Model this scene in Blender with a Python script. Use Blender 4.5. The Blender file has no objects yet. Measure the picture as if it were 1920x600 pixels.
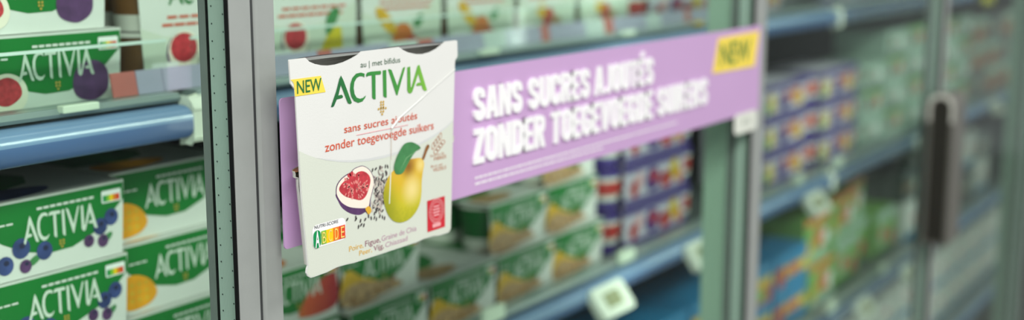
import bpy, bmesh, math, random
from mathutils import Vector, Matrix
random.seed(7)
S = bpy.context.scene
COL = S.collection

# ------------------------------------------------------------------ camera
FPX, CX, CY = 2387.0, 960.0, 300.0
PITCH = math.atan(422.0 / FPX)
YAW = math.atan(1575.0 / math.hypot(FPX, 422.0))
CAM = Vector((-0.65016, -0.60547, 1.40))
FW = Vector((math.cos(YAW) * math.cos(PITCH), math.sin(YAW) * math.cos(PITCH), -math.sin(PITCH)))
RT = Vector((math.sin(YAW), -math.cos(YAW), 0.0))
UP = RT.cross(FW)
cd = bpy.data.cameras.new('camera')
cam = bpy.data.objects.new('camera', cd)
COL.objects.link(cam)
cam.matrix_world = Matrix(((RT.x, UP.x, -FW.x, CAM.x), (RT.y, UP.y, -FW.y, CAM.y), (RT.z, UP.z, -FW.z, CAM.z), (0, 0, 0, 1)))
cd.sensor_fit = 'HORIZONTAL'
cd.sensor_width = 36.0
cd.lens = FPX / 1920.0 * 36.0
cd.clip_start = 0.05
cd.dof.use_dof = True
cd.dof.focus_distance = 0.865
cd.dof.aperture_fstop = 3.2
S.camera = cam

# ------------------------------------------------------------------ world, lights, exposure
W = bpy.data.worlds.new('world')
S.world = W
W.use_nodes = True
bg = W.node_tree.nodes['Background']
bg.inputs[0].default_value = (0.94, 0.98, 1.0, 1)
bg.inputs[1].default_value = 0.37


def area(name, loc, target, sx, sy, power, color=(1, 1, 1)):
    l = bpy.data.lights.new(name, 'AREA')
    l.shape = 'RECTANGLE'
    l.size = sx
    l.size_y = sy
    l.energy = power
    l.color = color
    o = bpy.data.objects.new(name, l)
    COL.objects.link(o)
    d = (Vector(target) - Vector(loc)).normalized()
    x = Vector((1, 0, 0))
    z = -d
    y = z.cross(x).normalized()
    o.matrix_world = Matrix(((x.x, y.x, z.x, loc[0]), (x.y, y.y, z.y, loc[1]), (x.z, y.z, z.z, loc[2]), (0, 0, 0, 1)))
    return o


area('unseen_ceiling_row', (3.2, -1.8, 2.9), (3.0, -0.4, 0.8), 3.6, 0.6, 62, (1.0, 0.985, 0.95))  # extra row out of view, added to brighten the banner's right end
area('unseen_ceiling_row', (-2.0, -1.9, 2.9), (-1.4, -0.4, 0.8), 4.2, 0.6, 128, (1.0, 0.985, 0.95))
for k, (x0, x1) in enumerate(((-0.9, 0.85), (0.9, 2.6), (2.65, 4.4), (4.45, 6.2))):
    area('case_light', ((x0 + x1) / 2, 0.10, 1.83), ((x0 + x1) / 2, 0.30, 1.05), x1 - x0, 0.05, 1.0, (0.94, 1.0, 0.94))

for x in (-0.915, -0.034, 0.8476, 1.729, 2.611, 3.4925, 4.374):
    l = area('added_case_fill', (x, 0.072, 1.10), (x, 1.0, 1.10), 0.03, 1.65, 0.42 if x < 0.5 else 0.95, (0.94, 1.0, 0.94))  # unseen upright strips added to brighten the pack fronts, weaker at the left

S.view_settings.view_transform = 'Standard'
S.view_settings.look = 'None'
S.view_settings.gamma = 1.0
S.view_settings.exposure = -0.01
S.view_settings.use_curve_mapping = False
S.cycles.transparent_max_bounces = 24


def at(x, y, Y):
    """pixel of the 1920x600 photograph -> point on the vertical plane at depth Y"""
    r = FW + RT * ((x - CX) / FPX) - UP * ((y - CY) / FPX)
    return CAM + r * ((Y - CAM.y) / r.y)


# ------------------------------------------------------------------ materials
def lin(c):
    c = c / 255.0
    return c / 12.92 if c <= 0.04045 else ((c + 0.055) / 1.055) ** 2.4


MATS = {}


def mat(name, rgb, rough=0.5, metal=0.0, var=0.06, scale=40.0, bump=0.0, spec=0.5, coat=0.0):
    if name in MATS:
        return MATS[name]
    m = bpy.data.materials.new(name)
    m.use_nodes = True
    nt = m.node_tree
    b = nt.nodes['Principled BSDF']
    b.inputs['Roughness'].default_value = rough
    b.inputs['Metallic'].default_value = metal
    b.inputs['Specular IOR Level'].default_value = spec
    b.inputs['Coat Weight'].default_value = coat
    col = [lin(c) for c in rgb]
    tc = nt.nodes.new('ShaderNodeTexCoord')
    nz = nt.nodes.new('ShaderNodeTexNoise')
    nz.inputs['Scale'].default_value = scale
    nz.inputs['Detail'].default_value = 3
    nt.links.new(tc.outputs['Object'], nz.inputs['Vector'])
    rp = nt.nodes.new('ShaderNodeValToRGB')
    rp.color_ramp.elements[0].position = 0.3
    rp.color_ramp.elements[1].position = 0.7
    rp.color_ramp.elements[0].color = [c * (1 - var) for c in col] + [1]
    rp.color_ramp.elements[1].color = [min(1, c * (1 + var)) for c in col] + [1]
    nt.links.new(nz.outputs['Fac'], rp.inputs['Fac'])
    nt.links.new(rp.outputs['Color'], b.inputs['Base Color'])
    if bump:
        bp = nt.nodes.new('ShaderNodeBump')
        bp.inputs['Strength'].default_value = bump
        bp.inputs['Distance'].default_value = 0.001
        nz2 = nt.nodes.new('ShaderNodeTexNoise')
        nz2.inputs['Scale'].default_value = 900
        nt.links.new(tc.outputs['Object'], nz2.inputs['Vector'])
        nt.links.new(nz2.outputs['Fac'], bp.inputs['Height'])
        nt.links.new(bp.outputs['Normal'], b.inputs['Normal'])
    MATS[name] = m
    return m


def ramp_mat(name, axis, lo, hi, stops, rough=0.5, noise=0.0, nscale=200.0):
    """printed colour gradient along one object axis"""
    if name in MATS:
        return MATS[name]
    m = bpy.data.materials.new(name)
    m.use_nodes = True
    nt = m.node_tree
    b = nt.nodes['Principled BSDF']
    b.inputs['Roughness'].default_value = rough
    tc = nt.nodes.new('ShaderNodeTexCoord')
    sx = nt.nodes.new('ShaderNodeSeparateXYZ')
    nt.links.new(tc.outputs['Object'], sx.inputs[0])
    mr = nt.nodes.new('ShaderNodeMapRange')
    mr.inputs['From Min'].default_value = lo
    mr.inputs['From Max'].default_value = hi
    nt.links.new(sx.outputs[axis], mr.inputs['Value'])
    src = mr.outputs[0]
    if noise:
        nz = nt.nodes.new('ShaderNodeTexNoise')
        nz.inputs['Scale'].default_value = nscale
        nz.inputs['Detail'].default_value = 4
        nt.links.new(tc.outputs['Object'], nz.inputs['Vector'])
        ma = nt.nodes.new('ShaderNodeMath')
        ma.operation = 'MULTIPLY_ADD'
        ma.inputs[1].default_value = noise
        nt.links.new(nz.outputs['Fac'], ma.inputs[0])
        sb = nt.nodes.new('ShaderNodeMath')
        sb.operation = 'SUBTRACT'
        sb.inputs[1].default_value = noise * 0.5
        nt.links.new(src, sb.inputs[0])
        nt.links.new(sb.outputs[0], ma.inputs[2])
        src = ma.outputs[0]
    rp = nt.nodes.new('ShaderNodeValToRGB')
    el = rp.color_ramp.elements
    while len(el) < len(stops):
        el.new(0.5)
    for e, (p, c) in zip(el, stops):
        e.position = p
        e.color = [lin(v) for v in c] + [1]
    nt.links.new(src, rp.inputs['Fac'])
    nt.links.new(rp.outputs['Color'], b.inputs['Base Color'])
    MATS[name] = m
    return m


def glass_mat(name, tint, gloss=0.6, rough=0.02, fres=0.04):
    m = bpy.data.materials.new(name)
    m.use_nodes = True
    nt = m.node_tree
    nt.nodes.remove(nt.nodes['Principled BSDF'])
    out = nt.nodes['Material Output']
    tr = nt.nodes.new('ShaderNodeBsdfTransparent')
    tr.inputs[0].default_value = (*tint, 1)
    gl = nt.nodes.new('ShaderNodeBsdfGlossy')
    gl.inputs['Roughness'].default_value = rough
    gl.inputs['Color'].default_value = (gloss, gloss, gloss, 1)
    lw = nt.nodes.new('ShaderNodeLayerWeight')
    lw.inputs['Blend'].default_value = 0.5
    pw = nt.nodes.new('ShaderNodeMath')
    pw.operation = 'POWER'
    pw.inputs[1].default_value = 7.0
    nt.links.new(lw.outputs['Facing'], pw.inputs[0])
    fr = nt.nodes.new('ShaderNodeMath')
    fr.operation = 'MULTIPLY_ADD'
    fr.inputs[1].default_value = 1.0 - fres
    fr.inputs[2].default_value = fres
    nt.links.new(pw.outputs[0], fr.inputs[0])
    mx = nt.nodes.new('ShaderNodeMixShader')
    nt.links.new(fr.outputs[0], mx.inputs[0])
    nt.links.new(tr.outputs[0], mx.inputs[1])
    nt.links.new(gl.outputs[0], mx.inputs[2])
    nt.links.new(mx.outputs[0], out.inputs['Surface'])
    MATS[name] = m
    return m


M_GLASS = glass_mat('door_glass', (0.952, 0.985, 0.962), 0.45, 0.01, 0.010)
M_ACRYL = glass_mat('clear_acrylic', (0.93, 0.97, 0.95), 0.9, 0.08)
M_ACRYLEDGE = mat('acrylic_edge', (215, 232, 226), 0.15, 0, 0.02)
M_ALU = mat('anodised_aluminium', (160, 165, 161), 0.45, 0.1, 0.03, 60, 0.05)
M_ALU2 = mat('brushed_aluminium_face', (150, 156, 152), 0.45, 0.1, 0.03, 60, 0.05)
M_BLACK = mat('black_sealant', (8, 9, 9), 0.6)
M_SEAL = mat('dark_grey_rubber', (146, 150, 150), 0.5)
M_POST = mat('pale_green_post', (186, 214, 196), 0.5, 0, 0.03, 8)
M_RAIL = mat('blue_grey_plastic', (82, 108, 160), 0.25, 0, 0.05, 6, coat=0.5)
M_RAILHI = mat('blue_rail_highlight_tone', (126, 154, 194), 0.2, 0, 0.05, 6, coat=0.6)  # paler copy of the rail blue, paints the highlight on its upper part
M_RAILTOP = mat('rail_top_grey', (128, 142, 142), 0.3, 0, 0.05, 6)
M_DARK = mat('dark_case_interior', (24, 27, 27), 0.7)
M_SHELF = mat('grey_steel_shelf', (88, 96, 96), 0.5, 0.2)
M_WHITE = mat('white_plastic', (232, 236, 224), 0.35, 0, 0.02)
M_LCD = mat('price_display', (146, 148, 108), 0.3)
M_CARD = mat('white_carton', (228, 229, 225), 0.55, 0, 0.012, 25, 0.10)
M_CARDG = mat('pale_green_carton', (216, 222, 208), 0.55, 0, 0.012, 25, 0.10)
M_INK = mat('charcoal_ink', (50, 55, 58), 0.5)
M_GREEN = mat('leaf_green_print', (18, 122, 48), 0.42, 0, 0.08, 14)
M_DKGREEN = mat('deep_green_print', (10, 84, 40), 0.42, 0, 0.08, 14)
M_LILAC = mat('lilac_card', (202, 164, 210), 0.5, 0, 0.015, 10, 0.04)
M_YELLOW = mat('lemon_yellow_print', (252, 224, 84), 0.5, 0, 0.02)
M_NEWG = mat('new_green_ink', (44, 118, 62), 0.5)
M_ORANGE = mat('orange_ink', (214, 92, 62), 0.5)
M_RED = mat('red_print', (208, 36, 52), 0.5)
M_PINK = mat('pink_print', (242, 178, 182), 0.5)
M_WHITEINK = mat('white_ink', (250, 250, 250), 0.45, 0, 0.01)
M_GOLD = mat('gold_print', (206, 168, 74), 0.5)
M_BROWNINK = mat('light_brown_ink', (196, 140, 112), 0.5)
M_FOIL = mat('silver_foil', (206, 204, 204), 0.3, 0.35, 0.1, 60)
M_FOILDK = mat('dark_foil_edge', (78, 74, 74), 0.35, 0.5)
M_POTW = mat('white_pot_plastic', (236, 236, 228), 0.3, 0, 0.02)
M_POTBR = mat('brown_pot_label', (124, 84, 46), 0.4, 0, 0.15, 50)
M_POTG = mat('green_pot_label', (16, 100, 44), 0.4, 0, 0.1, 50)
M_BLUEB = mat('blueberry_print', (58, 72, 128), 0.5, 0, 0.35, 60)
M_MANGO = mat('mango_print', (244, 164, 30), 0.5, 0, 0.15, 60)
M_PEACH = ramp_mat('peach_print', 0, -0.02, 0.06, [(0.0, (236, 168, 60)), (0.45, (226, 96, 60)), (1.0, (178, 40, 52))], 0.5, 0.3, 60)
M_CEREAL = mat('cereal_print', (190, 152, 112), 0.5, 0, 0.45, 160)
M_OATY = mat('oat_yellow_print', (226, 176, 50), 0.5, 0, 0.2, 60)
M_FIGRED = mat('fig_red_print', (196, 56, 66), 0.5, 0, 0.3, 220)
M_FIGCREAM = mat('fig_cream_print', (248, 238, 222), 0.5, 0, 0.02)
M_FIGSKIN = mat('fig_purple_print', (92, 58, 104), 0.5, 0, 0.25, 90)
M_LEAF = mat('leaf_print', (70, 138, 82), 0.5, 0, 0.18, 90)
M_STEM = mat('brown_stem_print', (142, 92, 40), 0.5, 0, 0.2, 90)
M_PEARY = mat('pear_yellow_print', (222, 196, 40), 0.5, 0, 0.12, 60)
M_PURPLE = mat('purple_print', (74, 54, 138), 0.4, 0, 0.1, 14)
M_STRAW = mat('strawberry_print', (196, 52, 48), 0.45, 0, 0.25, 50)
M_TEAL = mat('pale_teal_carton', (178, 204, 190), 0.5, 0, 0.05, 14)
M_SKYB = mat('bright_blue_print', (40, 132, 186), 0.45, 0, 0.08, 14)
M_YEL2 = mat('warm_yellow_print', (226, 190, 48), 0.45, 0, 0.1, 14)
M_LIME = mat('lime_green_print', (128, 180, 92), 0.45, 0, 0.12, 14)
M_ORG2 = mat('orange_print', (222, 122, 54), 0.45, 0, 0.15, 30)
M_TAUPE = mat('taupe_carton', (150, 122, 104), 0.5, 0, 0.15, 14)
M_GREYB = mat('slate_carton', (104, 110, 112), 0.5, 0, 0.1, 14)
M_FLOOR = mat('grey_floor_tile', (150, 150, 146), 0.35, 0, 0.1, 3)
NS = ((0, 146, 80), (133, 192, 55), (254, 208, 10), (238, 128, 26), (228, 66, 34))
M_NS = [mat('score_colour_' + n, c, 0.5, 0, 0.01) for n, c in zip('abcde', NS)]


# ------------------------------------------------------------------ object helpers
def link(name, me, parent=None, loc=(0, 0, 0)):
    o = bpy.data.objects.new(name, me)
    COL.objects.link(o)
    o.location = loc
    if parent is not None:
        o.parent = parent
    return o


def tag(o, label, cat, group=None, kind=None):
    o['label'] = label
    o['category'] = cat
    if group:
        o['group'] = group
    if kind:
        o['kind'] = kind
    return o


def thing(name, label, cat, loc=(0, 0, 0), group=None):
    return tag(link(name, None, None, loc), label, cat, group)


def copy_tree(o, parent=None):
    c = o.copy()
    COL.objects.link(c)
    c.parent = parent
    for ch in o.children:
        copy_tree(ch, c)
    return c


ORDW = ['first', 'second', 'third', 'fourth', 'fifth', 'sixth', 'seventh', 'eighth', 'ninth', 'tenth', 'eleventh', 'twelfth', 'thirteenth', 'fourteenth', 'fifteenth', 'sixteenth', 'seventeenth', 'eighteenth', 'nineteenth', 'twentieth', 'twenty-first', 'twenty-second', 'twenty-third', 'twenty-fourth', 'twenty-fifth', 'twenty-sixth', 'twenty-seventh', 'twenty-eighth', 'twenty-ninth', 'thirtieth']


class MB:
    """collects polygons with materials into one mesh"""

    def __init__(self):
        self.v, self.f, self.m, self.mats, self.sm = [], [], [], [], []

    def mi(self, m):
        if m not in self.mats:
            self.mats.append(m)
        return self.mats.index(m)

    def add(self, vs, fs, m, smooth=False):
        b = len(self.v)
        i = self.mi(m)
        self.v += [tuple(p) for p in vs]
        for f in fs:
            self.f.append([b + k for k in f])
            self.m.append(i)
            self.sm.append(smooth)
        return self

    def box(self, x0, x1, y0, y1, z0, z1, m):
        vs = [(x, y, z) for z in (z0, z1) for y in (y0, y1) for x in (x0, x1)]
        fs = [(0, 2, 3, 1), (4, 5, 7, 6), (0, 1, 5, 4), (2, 6, 7, 3), (0, 4, 6, 2), (1, 3, 7, 5)]
        return self.add(vs, fs, m)

    def prism(self, pts, y0, y1, m):
        """closed outline in x,z extruded along y"""
        n = len(pts)
        vs = [(p[0], y0, p[1]) for p in pts] + [(p[0], y1, p[1]) for p in pts]
        fs = [list(range(n)), list(range(2 * n - 1, n - 1, -1))]
        fs += [(k, n + k, n + (k + 1) % n, (k + 1) % n) for k in range(n)]
        return self.add(vs, fs, m)

    def flat(self, pts, y, m):
        """print lying on a front face at depth y"""
        a = sum(pts[k][0] * pts[(k + 1) % len(pts)][1] - pts[(k + 1) % len(pts)][0] * pts[k][1] for k in range(len(pts)))
        if a < 0:
            pts = pts[::-1]
        return self.add([(p[0], y, p[1]) for p in pts], [list(range(len(pts)))], m)

    def disc(self, cx, cz, rx, rz, y, m, n=14, rot=0.0):
        c, s = math.cos(rot), math.sin(rot)
        pts = []
        for k in range(n):
            a = 2 * math.pi * k / n
            u, w = rx * math.cos(a), rz * math.sin(a)
            pts.append((cx + u * c - w * s, cz + u * s + w * c))
        return self.flat(pts, y, m)

    def lathe(self, prof, m, cx=0, cy=0, n=20, sy=1.0, a0=0, a1=2 * math.pi):
        """profile of (r,z[,material]) round a vertical axis"""
        full = abs(a1 - a0 - 2 * math.pi) < 1e-6
        k = n if full else n + 1
        for j in range(len(prof) - 1):
            mm = prof[j][2] if len(prof[j]) > 2 else m
            vs = []
            for (r, z) in (prof[j][:2], prof[j + 1][:2]):
                for i in range(k):
                    a = a0 + (a1 - a0) * i / n
                    vs.append((cx + r * math.cos(a), cy + sy * r * math.sin(a), z))
            fs = [(i, (i + 1) % k, k + (i + 1) % k, k + i) for i in range(n)]
            self.add(vs, fs, mm, True)
        return self

    def xprofile(self, prof, x0, x1, m):
        """closed outline in y,z extruded along x"""
        n = len(prof)
        vs = [(x0, p[0], p[1]) for p in prof] + [(x1, p[0], p[1]) for p in prof]
        fs = [list(range(n)), list(range(2 * n - 1, n - 1, -1))]
        fs += [(k, (k + 1) % n, n + (k + 1) % n, n + k) for k in range(n)]
        return self.add(vs, fs, m)

    def zprofile(self, prof, z0, z1, m):
        n = len(prof)
        vs = [(p[0], p[1], z0) for p in prof] + [(p[0], p[1], z1) for p in prof]
        fs = [list(range(n)), list(range(2 * n - 1, n - 1, -1))]
        fs += [(k, (k + 1) % n, n + (k + 1) % n, n + k) for k in range(n)]
        return self.add(vs, fs, m)

    def text(self, body, x, z, y, m, height=None, width=None, off=0.0, align='L', depth=0.0, shear=0.0):
        vs, fs = glyphs(body, off)
        x0, x1 = min(p[0] for p in vs), max(p[0] for p in vs)
        h = glyphs('H', off)[0]
        cap0, cap1 = min(p[1] for p in h), max(p[1] for p in h)
        sz = height / (cap1 - cap0)
        sx = width / (x1 - x0) if width else sz
        sh = {'L': 0, 'C': 0.5, 'R': 1}[align] * (x1 - x0) * sx
        pts = [(x + (p[0] - x0) * sx - sh + shear * p[1] * sz, z + (p[1] - cap0) * sz) for p in vs]
        if not depth:
            return self.add([(p[0], y, p[1]) for p in pts], fs, m)
        n = len(pts)
        vv = [(p[0], y, p[1]) for p in pts] + [(p[0], y + depth, p[1]) for p in pts]
        cnt = {}
        for f in fs:
            for a, b in zip(f, f[1:] + f[:1]):
                cnt[(a, b)] = 1
        side = [(b, a, a + n, b + n) for (a, b) in cnt if (b, a) not in cnt]
        return self.add(vv, list(fs) + side, m)

    def build(self, name, parent=None, origin=(0, 0, 0), loc=None, bevel=0.0):
        me = bpy.data.meshes.new(name)
        ox, oy, oz = origin
        me.from_pydata([(p[0] - ox, p[1] - oy, p[2] - oz) for p in self.v], [], self.f)
        for m in self.mats:
            me.materials.append(m)
        me.polygons.foreach_set('material_index', self.m)
        me.polygons.foreach_set('use_smooth', self.sm)
        bm = bmesh.new()
        bm.from_mesh(me)
        big = [f for f in bm.faces if len(f.verts) > 4]
        if big:
            bmesh.ops.triangulate(bm, faces=big)
        bm.to_mesh(me)
        bm.free()
        me.update()
        o = link(name, me, parent, loc if loc is not None else (origin if parent is None else (0, 0, 0)))
        if bevel:
            b = o.modifiers.new('bevel', 'BEVEL')
            b.width = bevel
            b.segments = 2
            b.limit_method = 'ANGLE'
        return o


def _arc(cx, cz, rx, rz, a0, a1, n=7):
    return [(cx + rx * math.cos(math.radians(a0 + (a1 - a0) * k / n)), cz + rz * math.sin(math.radians(a0 + (a1 - a0) * k / n))) for k in range(n + 1)]


def _bar(x0, x1, z0, z1):
    return [(x0, z0), (x1, z0), (x1, z1), (x0, z1)]


def _sweep(pts, w=0.19):
    out = []
    lft, rgt = [], []
    for i, p in enumerate(pts):
        a, b = pts[max(0, i - 1)], pts[min(len(pts) - 1, i + 1)]
        dx, dz = b[0] - a[0], b[1] - a[1]
        l = math.hypot(dx, dz) or 1
        lft.append((p[0] - dz / l * w / 2, p[1] + dx / l * w / 2))
        rgt.append((p[0] + dz / l * w / 2, p[1] - dx / l * w / 2))
    for i in range(len(pts) - 1):
        out.append([lft[i], rgt[i], rgt[i + 1], lft[i + 1]])
    return out


def _e():
    return [_bar(0, 0.19, 0, 1), _bar(0, 0.42, 0.83, 1), _bar(0, 0.38, 0.42, 0.58), _bar(0, 0.42, 0, 0.17)]


# heavy condensed capitals: polygons and width of each letter, capital height 1
BLOCK = {
    'A': ([[(0, 0), (0.17, 0), (0.285, 0.80), (0.285, 1), (0.15, 1)], [(0.53, 0), (0.36, 0), (0.245, 0.80), (0.245, 1), (0.38, 1)], [(0.14, 0.20), (0.39, 0.20), (0.37, 0.36), (0.16, 0.36)]], 0.53),
    'N': ([_bar(0, 0.17, 0, 1), _bar(0.36, 0.53, 0, 1), [(0, 1), (0.19, 1), (0.53, 0), (0.34, 0)]], 0.53),
    'S': (_sweep([(0.41, 0.68)] + _arc(0.255, 0.76, 0.155, 0.155, 0, 180) + [(0.10, 0.68), (0.14, 0.58), (0.37, 0.42), (0.41, 0.32)] + _arc(0.255, 0.24, 0.155, 0.155, 0, -180) + [(0.10, 0.32)]), 0.51),
    'U': (_sweep([(0.095, 1)] + _arc(0.255, 0.25, 0.16, 0.16, 180, 360) + [(0.415, 1)]), 0.51),
    'C': (_sweep([(0.415, 0.65)] + _arc(0.255, 0.75, 0.16, 0.16, 0, 180) + _arc(0.255, 0.25, 0.16, 0.16, 180, 360) + [(0.415, 0.36)]), 0.51),
    'G': (_sweep([(0.415, 0.66)] + _arc(0.255, 0.75, 0.16, 0.16, 0, 180) + _arc(0.255, 0.25, 0.16, 0.16, 180, 360) + [(0.415, 0.5)]) + [_bar(0.27, 0.51, 0.37, 0.52)], 0.51),
    'O': (_sweep(_arc(0.255, 0.75, 0.16, 0.16, 0, 180) + _arc(0.255, 0.25, 0.16, 0.16, 180, 360) + [(0.415, 0.5), (0.415, 0.76)]), 0.51),
    'D': ([_bar(0, 0.19, 0, 1)] + _sweep([(0.1, 0.91)] + _arc(0.255, 0.73, 0.16, 0.18, 90, 0) + _arc(0.255, 0.27, 0.16, 0.18, 0, -90) + [(0.1, 0.09)]), 0.51),
    'R': ([_bar(0, 0.19, 0, 1), [(0.17, 0.50), (0.36, 0.52), (0.53, 0), (0.33, 0)]] + _sweep([(0.1, 0.91)] + _arc(0.255, 0.79, 0.16, 0.12, 90, 0, 4) + _arc(0.255, 0.63, 0.16, 0.12, 0, -90, 4) + [(0.1, 0.51)], 0.18), 0.53),
    'E': (_e(), 0.42),
    'É': (_e() + [[(0.13, 1.06), (0.27, 1.06), (0.40, 1.26), (0.22, 1.26)]], 0.42),
    'T': ([_bar(0, 0.48, 0.83, 1), _bar(0.145, 0.335, 0, 1)], 0.48),
    'J': (_sweep([(0.31, 1)] + _arc(0.18, 0.23, 0.13, 0.14, 0, -140)), 0.41),
    'Z': ([_bar(0.02, 0.44, 0.83, 1), _bar(0, 0.44, 0, 0.17), [(0, 0.15), (0.2, 0.15), (0.44, 0.85), (0.24, 0.85)]], 0.44),
    'V': ([[(0, 1), (0.18, 1), (0.29, 0.22), (0.29, 0), (0.16, 0)], [(0.53, 1), (0.35, 1), (0.24, 0.22), (0.24, 0), (0.37, 0)]], 0.53),
    'I': ([_bar(0, 0.19, 0, 1)], 0.19),
    'K': ([_bar(0, 0.19, 0, 1), [(0.14, 0.36), (0.27, 0.36), (0.53, 1), (0.33, 1)], [(0.2, 0.62), (0.36, 0.60), (0.55, 0), (0.35, 0)]], 0.55),
    'W': ([[(0, 1), (0.17, 1), (0.27, 0), (0.12, 0)], [(0.30, 1), (0.45, 1), (0.27, 0), (0.12, 0)], [(0.30, 1), (0.45, 1), (0.63, 0), (0.48, 0)], [(0.58, 1), (0.75, 1), (0.63, 0), (0.48, 0)]], 0.75),
    ' ': ([], 0.20),
}


def block_text(mb, body, x0, x1, z0, h, y, m, depth=0.0, gap=0.055):
    tot = sum(BLOCK[c][1] for c in body) + gap * (len(body) - 1)
    sx = (x1 - x0) / tot
    x = x0
    for c in body:
        ps, w = BLOCK[c]
        for ip, p in enumerate(ps):
            yy = y - ip * 0.00002
            q_ = [(x + a * sx, z0 + b * h) for a, b in p]
            if depth:
                ar = sum(q_[k][0] * q_[(k + 1) % len(q_)][1] - q_[(k + 1) % len(q_)][0] * q_[k][1] for k in range(len(q_)))
                if ar < 0:
                    q_ = q_[::-1]
                mb.prism(q_, yy, y + depth + ip * 0.00002, m)
            else:
                mb.flat(q_, yy, m)
        x += (w + gap) * sx


GCACHE = {}


def glyphs(body, off=0.0):
    key = (body, round(off, 4))
    if key in GCACHE:
        return GCACHE[key]
    c = bpy.data.curves.new('t', 'FONT')
    c.body = body
    c.offset = off
    c.resolution_u = 4
    o = bpy.data.objects.new('t', c)
    COL.objects.link(o)
    dg = bpy.context.evaluated_depsgraph_get()
    me = o.evaluated_get(dg).to_mesh()
    vs = [(v.co.x, v.co.y) for v in me.vertices]
    fs = [list(p.vertices) for p in me.polygons]
    fs2 = []
    for f in fs:
        a = sum(vs[f[k]][0] * vs[f[(k + 1) % len(f)]][1] - vs[f[(k + 1) % len(f)]][0] * vs[f[k]][1] for k in range(len(f)))
        fs2.append(f if a > 0 else f[::-1])
    o.evaluated_get(dg).to_mesh_clear()
    bpy.data.objects.remove(o)
    bpy.data.curves.remove(c)
    GCACHE[key] = (vs, fs2)
    return GCACHE[key]


def smooth_loop(pts, n=4):
    """Catmull-Rom closed outline"""
    out = []
    k = len(pts)
    for i in range(k):
        p0, p1, p2, p3 = pts[i - 1], pts[i], pts[(i + 1) % k], pts[(i + 2) % k]
        for j in range(n):
            t = j / n
            out.append(tuple(0.5 * (2 * p1[d] + (p2[d] - p0[d]) * t + (2 * p0[d] - 5 * p1[d] + 4 * p2[d] - p3[d]) * t * t
                                    + (3 * p1[d] - p0[d] - 3 * p2[d] + p3[d]) * t ** 3) for d in (0, 1)))
    return out


def rrect(x0, x1, z0, z1, r, n=4):
    pts = []
    for cx, cz, a in ((x1 - r, z1 - r, 0), (x0 + r, z1 - r, 90), (x0 + r, z0 + r, 180), (x1 - r, z0 + r, 270)):
        for k in range(n + 1):
            t = math.radians(a + 90 * k / n)
            pts.append((cx + r * math.cos(t), cz + r * math.sin(t)))
    return pts


# the word mark: outlines of its letters, letter space of the large pack
LOGO = [
    [(143, 232), (165, 275), (245, 488), (232, 500), (208, 492), (142, 320), (118, 420), (150, 412), (162, 428), (158, 442), (104, 456), (78, 518), (66, 528), (50, 528), (58, 500), (100, 375), (128, 265)],
    [(365, 215), (330, 205), (285, 215), (250, 255), (232, 310), (228, 370), (240, 430), (265, 470), (305, 488), (345, 475), (370, 440), (377, 418), (350, 442), (320, 450), (290, 440), (270, 405), (262, 350), (268, 295), (290, 255), (318, 238), (345, 238), (362, 250)],
    [(382, 245), (378, 225), (390, 205), (420, 197), (515, 188), (520, 205), (515, 222), (466, 226), (468, 455), (450, 455), (436, 440), (432, 230), (400, 235)],
    [(535, 185), (567, 180), (572, 438), (555, 438), (540, 425)],
    [(585, 175), (600, 172), (618, 182), (672, 330), (725, 160), (745, 150), (740, 175), (672, 420), (660, 410), (605, 235)],
    [(765, 155), (792, 148), (797, 345), (805, 340), (862, 140), (878, 132), (950, 370), (930, 378), (910, 360), (900, 325), (855, 330), (848, 315), (865, 300), (892, 298), (868, 215), (812, 385), (795, 402), (775, 395), (765, 370)],
]
YP = -0.027          # front face of the display pack
LOGOW = [[(lambda q: (q.x, q.z))(at(610 + x / 5.0, 95 + y / 5.0, YP)) for x, y in L] for L in LOGO]
_lx = [p[0] for L in LOGOW for p in L]
_lz = [p[1] for L in LOGOW for p in L]
LX0, LX1, LZ0, LZ1 = min(_lx), max(_lx), min(_lz), max(_lz)
LOGON = [[((p[0] - LX0) / (LX1 - LX0), (p[1] - LZ0) / (LZ1 - LZ0)) for p in L] for L in LOGOW]


def logo(mb, x0, x1, z0, z1, y, m):
    for L in LOGON:
        mb.flat([(x0 + p[0] * (x1 - x0), z0 + p[1] * (z1 - z0)) for p in L], y, m)


# ================================================================== SETTING
fl = MB().box(-4, 8, -4, 1.2, -0.02, 0, M_FLOOR).build('floor')
fl['kind'] = 'structure'

case = thing('refrigerated_case', 'long grey refrigerated display case behind the row of glass doors', 'fridge', (2.5, 0.5, 0))
OC = (2.5, 0.5, 0)
MB().box(-1.05, 6.3, 0.95, 0.99, 0.1, 2.0, M_DARK).build('back_panel', case, OC)
MB().box(-1.05, 6.3, 0.02, 0.99, 1.96, 2.06, M_SHELF).build('top_panel', case, OC)
MB().box(-1.05, 6.3, 0.02, 0.99, 0.0, 0.16, M_SHELF).build('base', case, OC)
MB().box(-1.09, -1.05, 0.0, 0.99, 0, 2.06, M_DARK).build('end_panel', case, OC)
MB().box(6.3, 6.34, 0.0, 0.99, 0, 2.06, M_DARK).build('end_panel', case, OC)
for x in (0.832, 2.60, 4.36):
    MB().box(x, x + 0.05, 0.031, 0.064, 0.16, 1.96, M_POST).build('post', case, OC)

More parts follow.
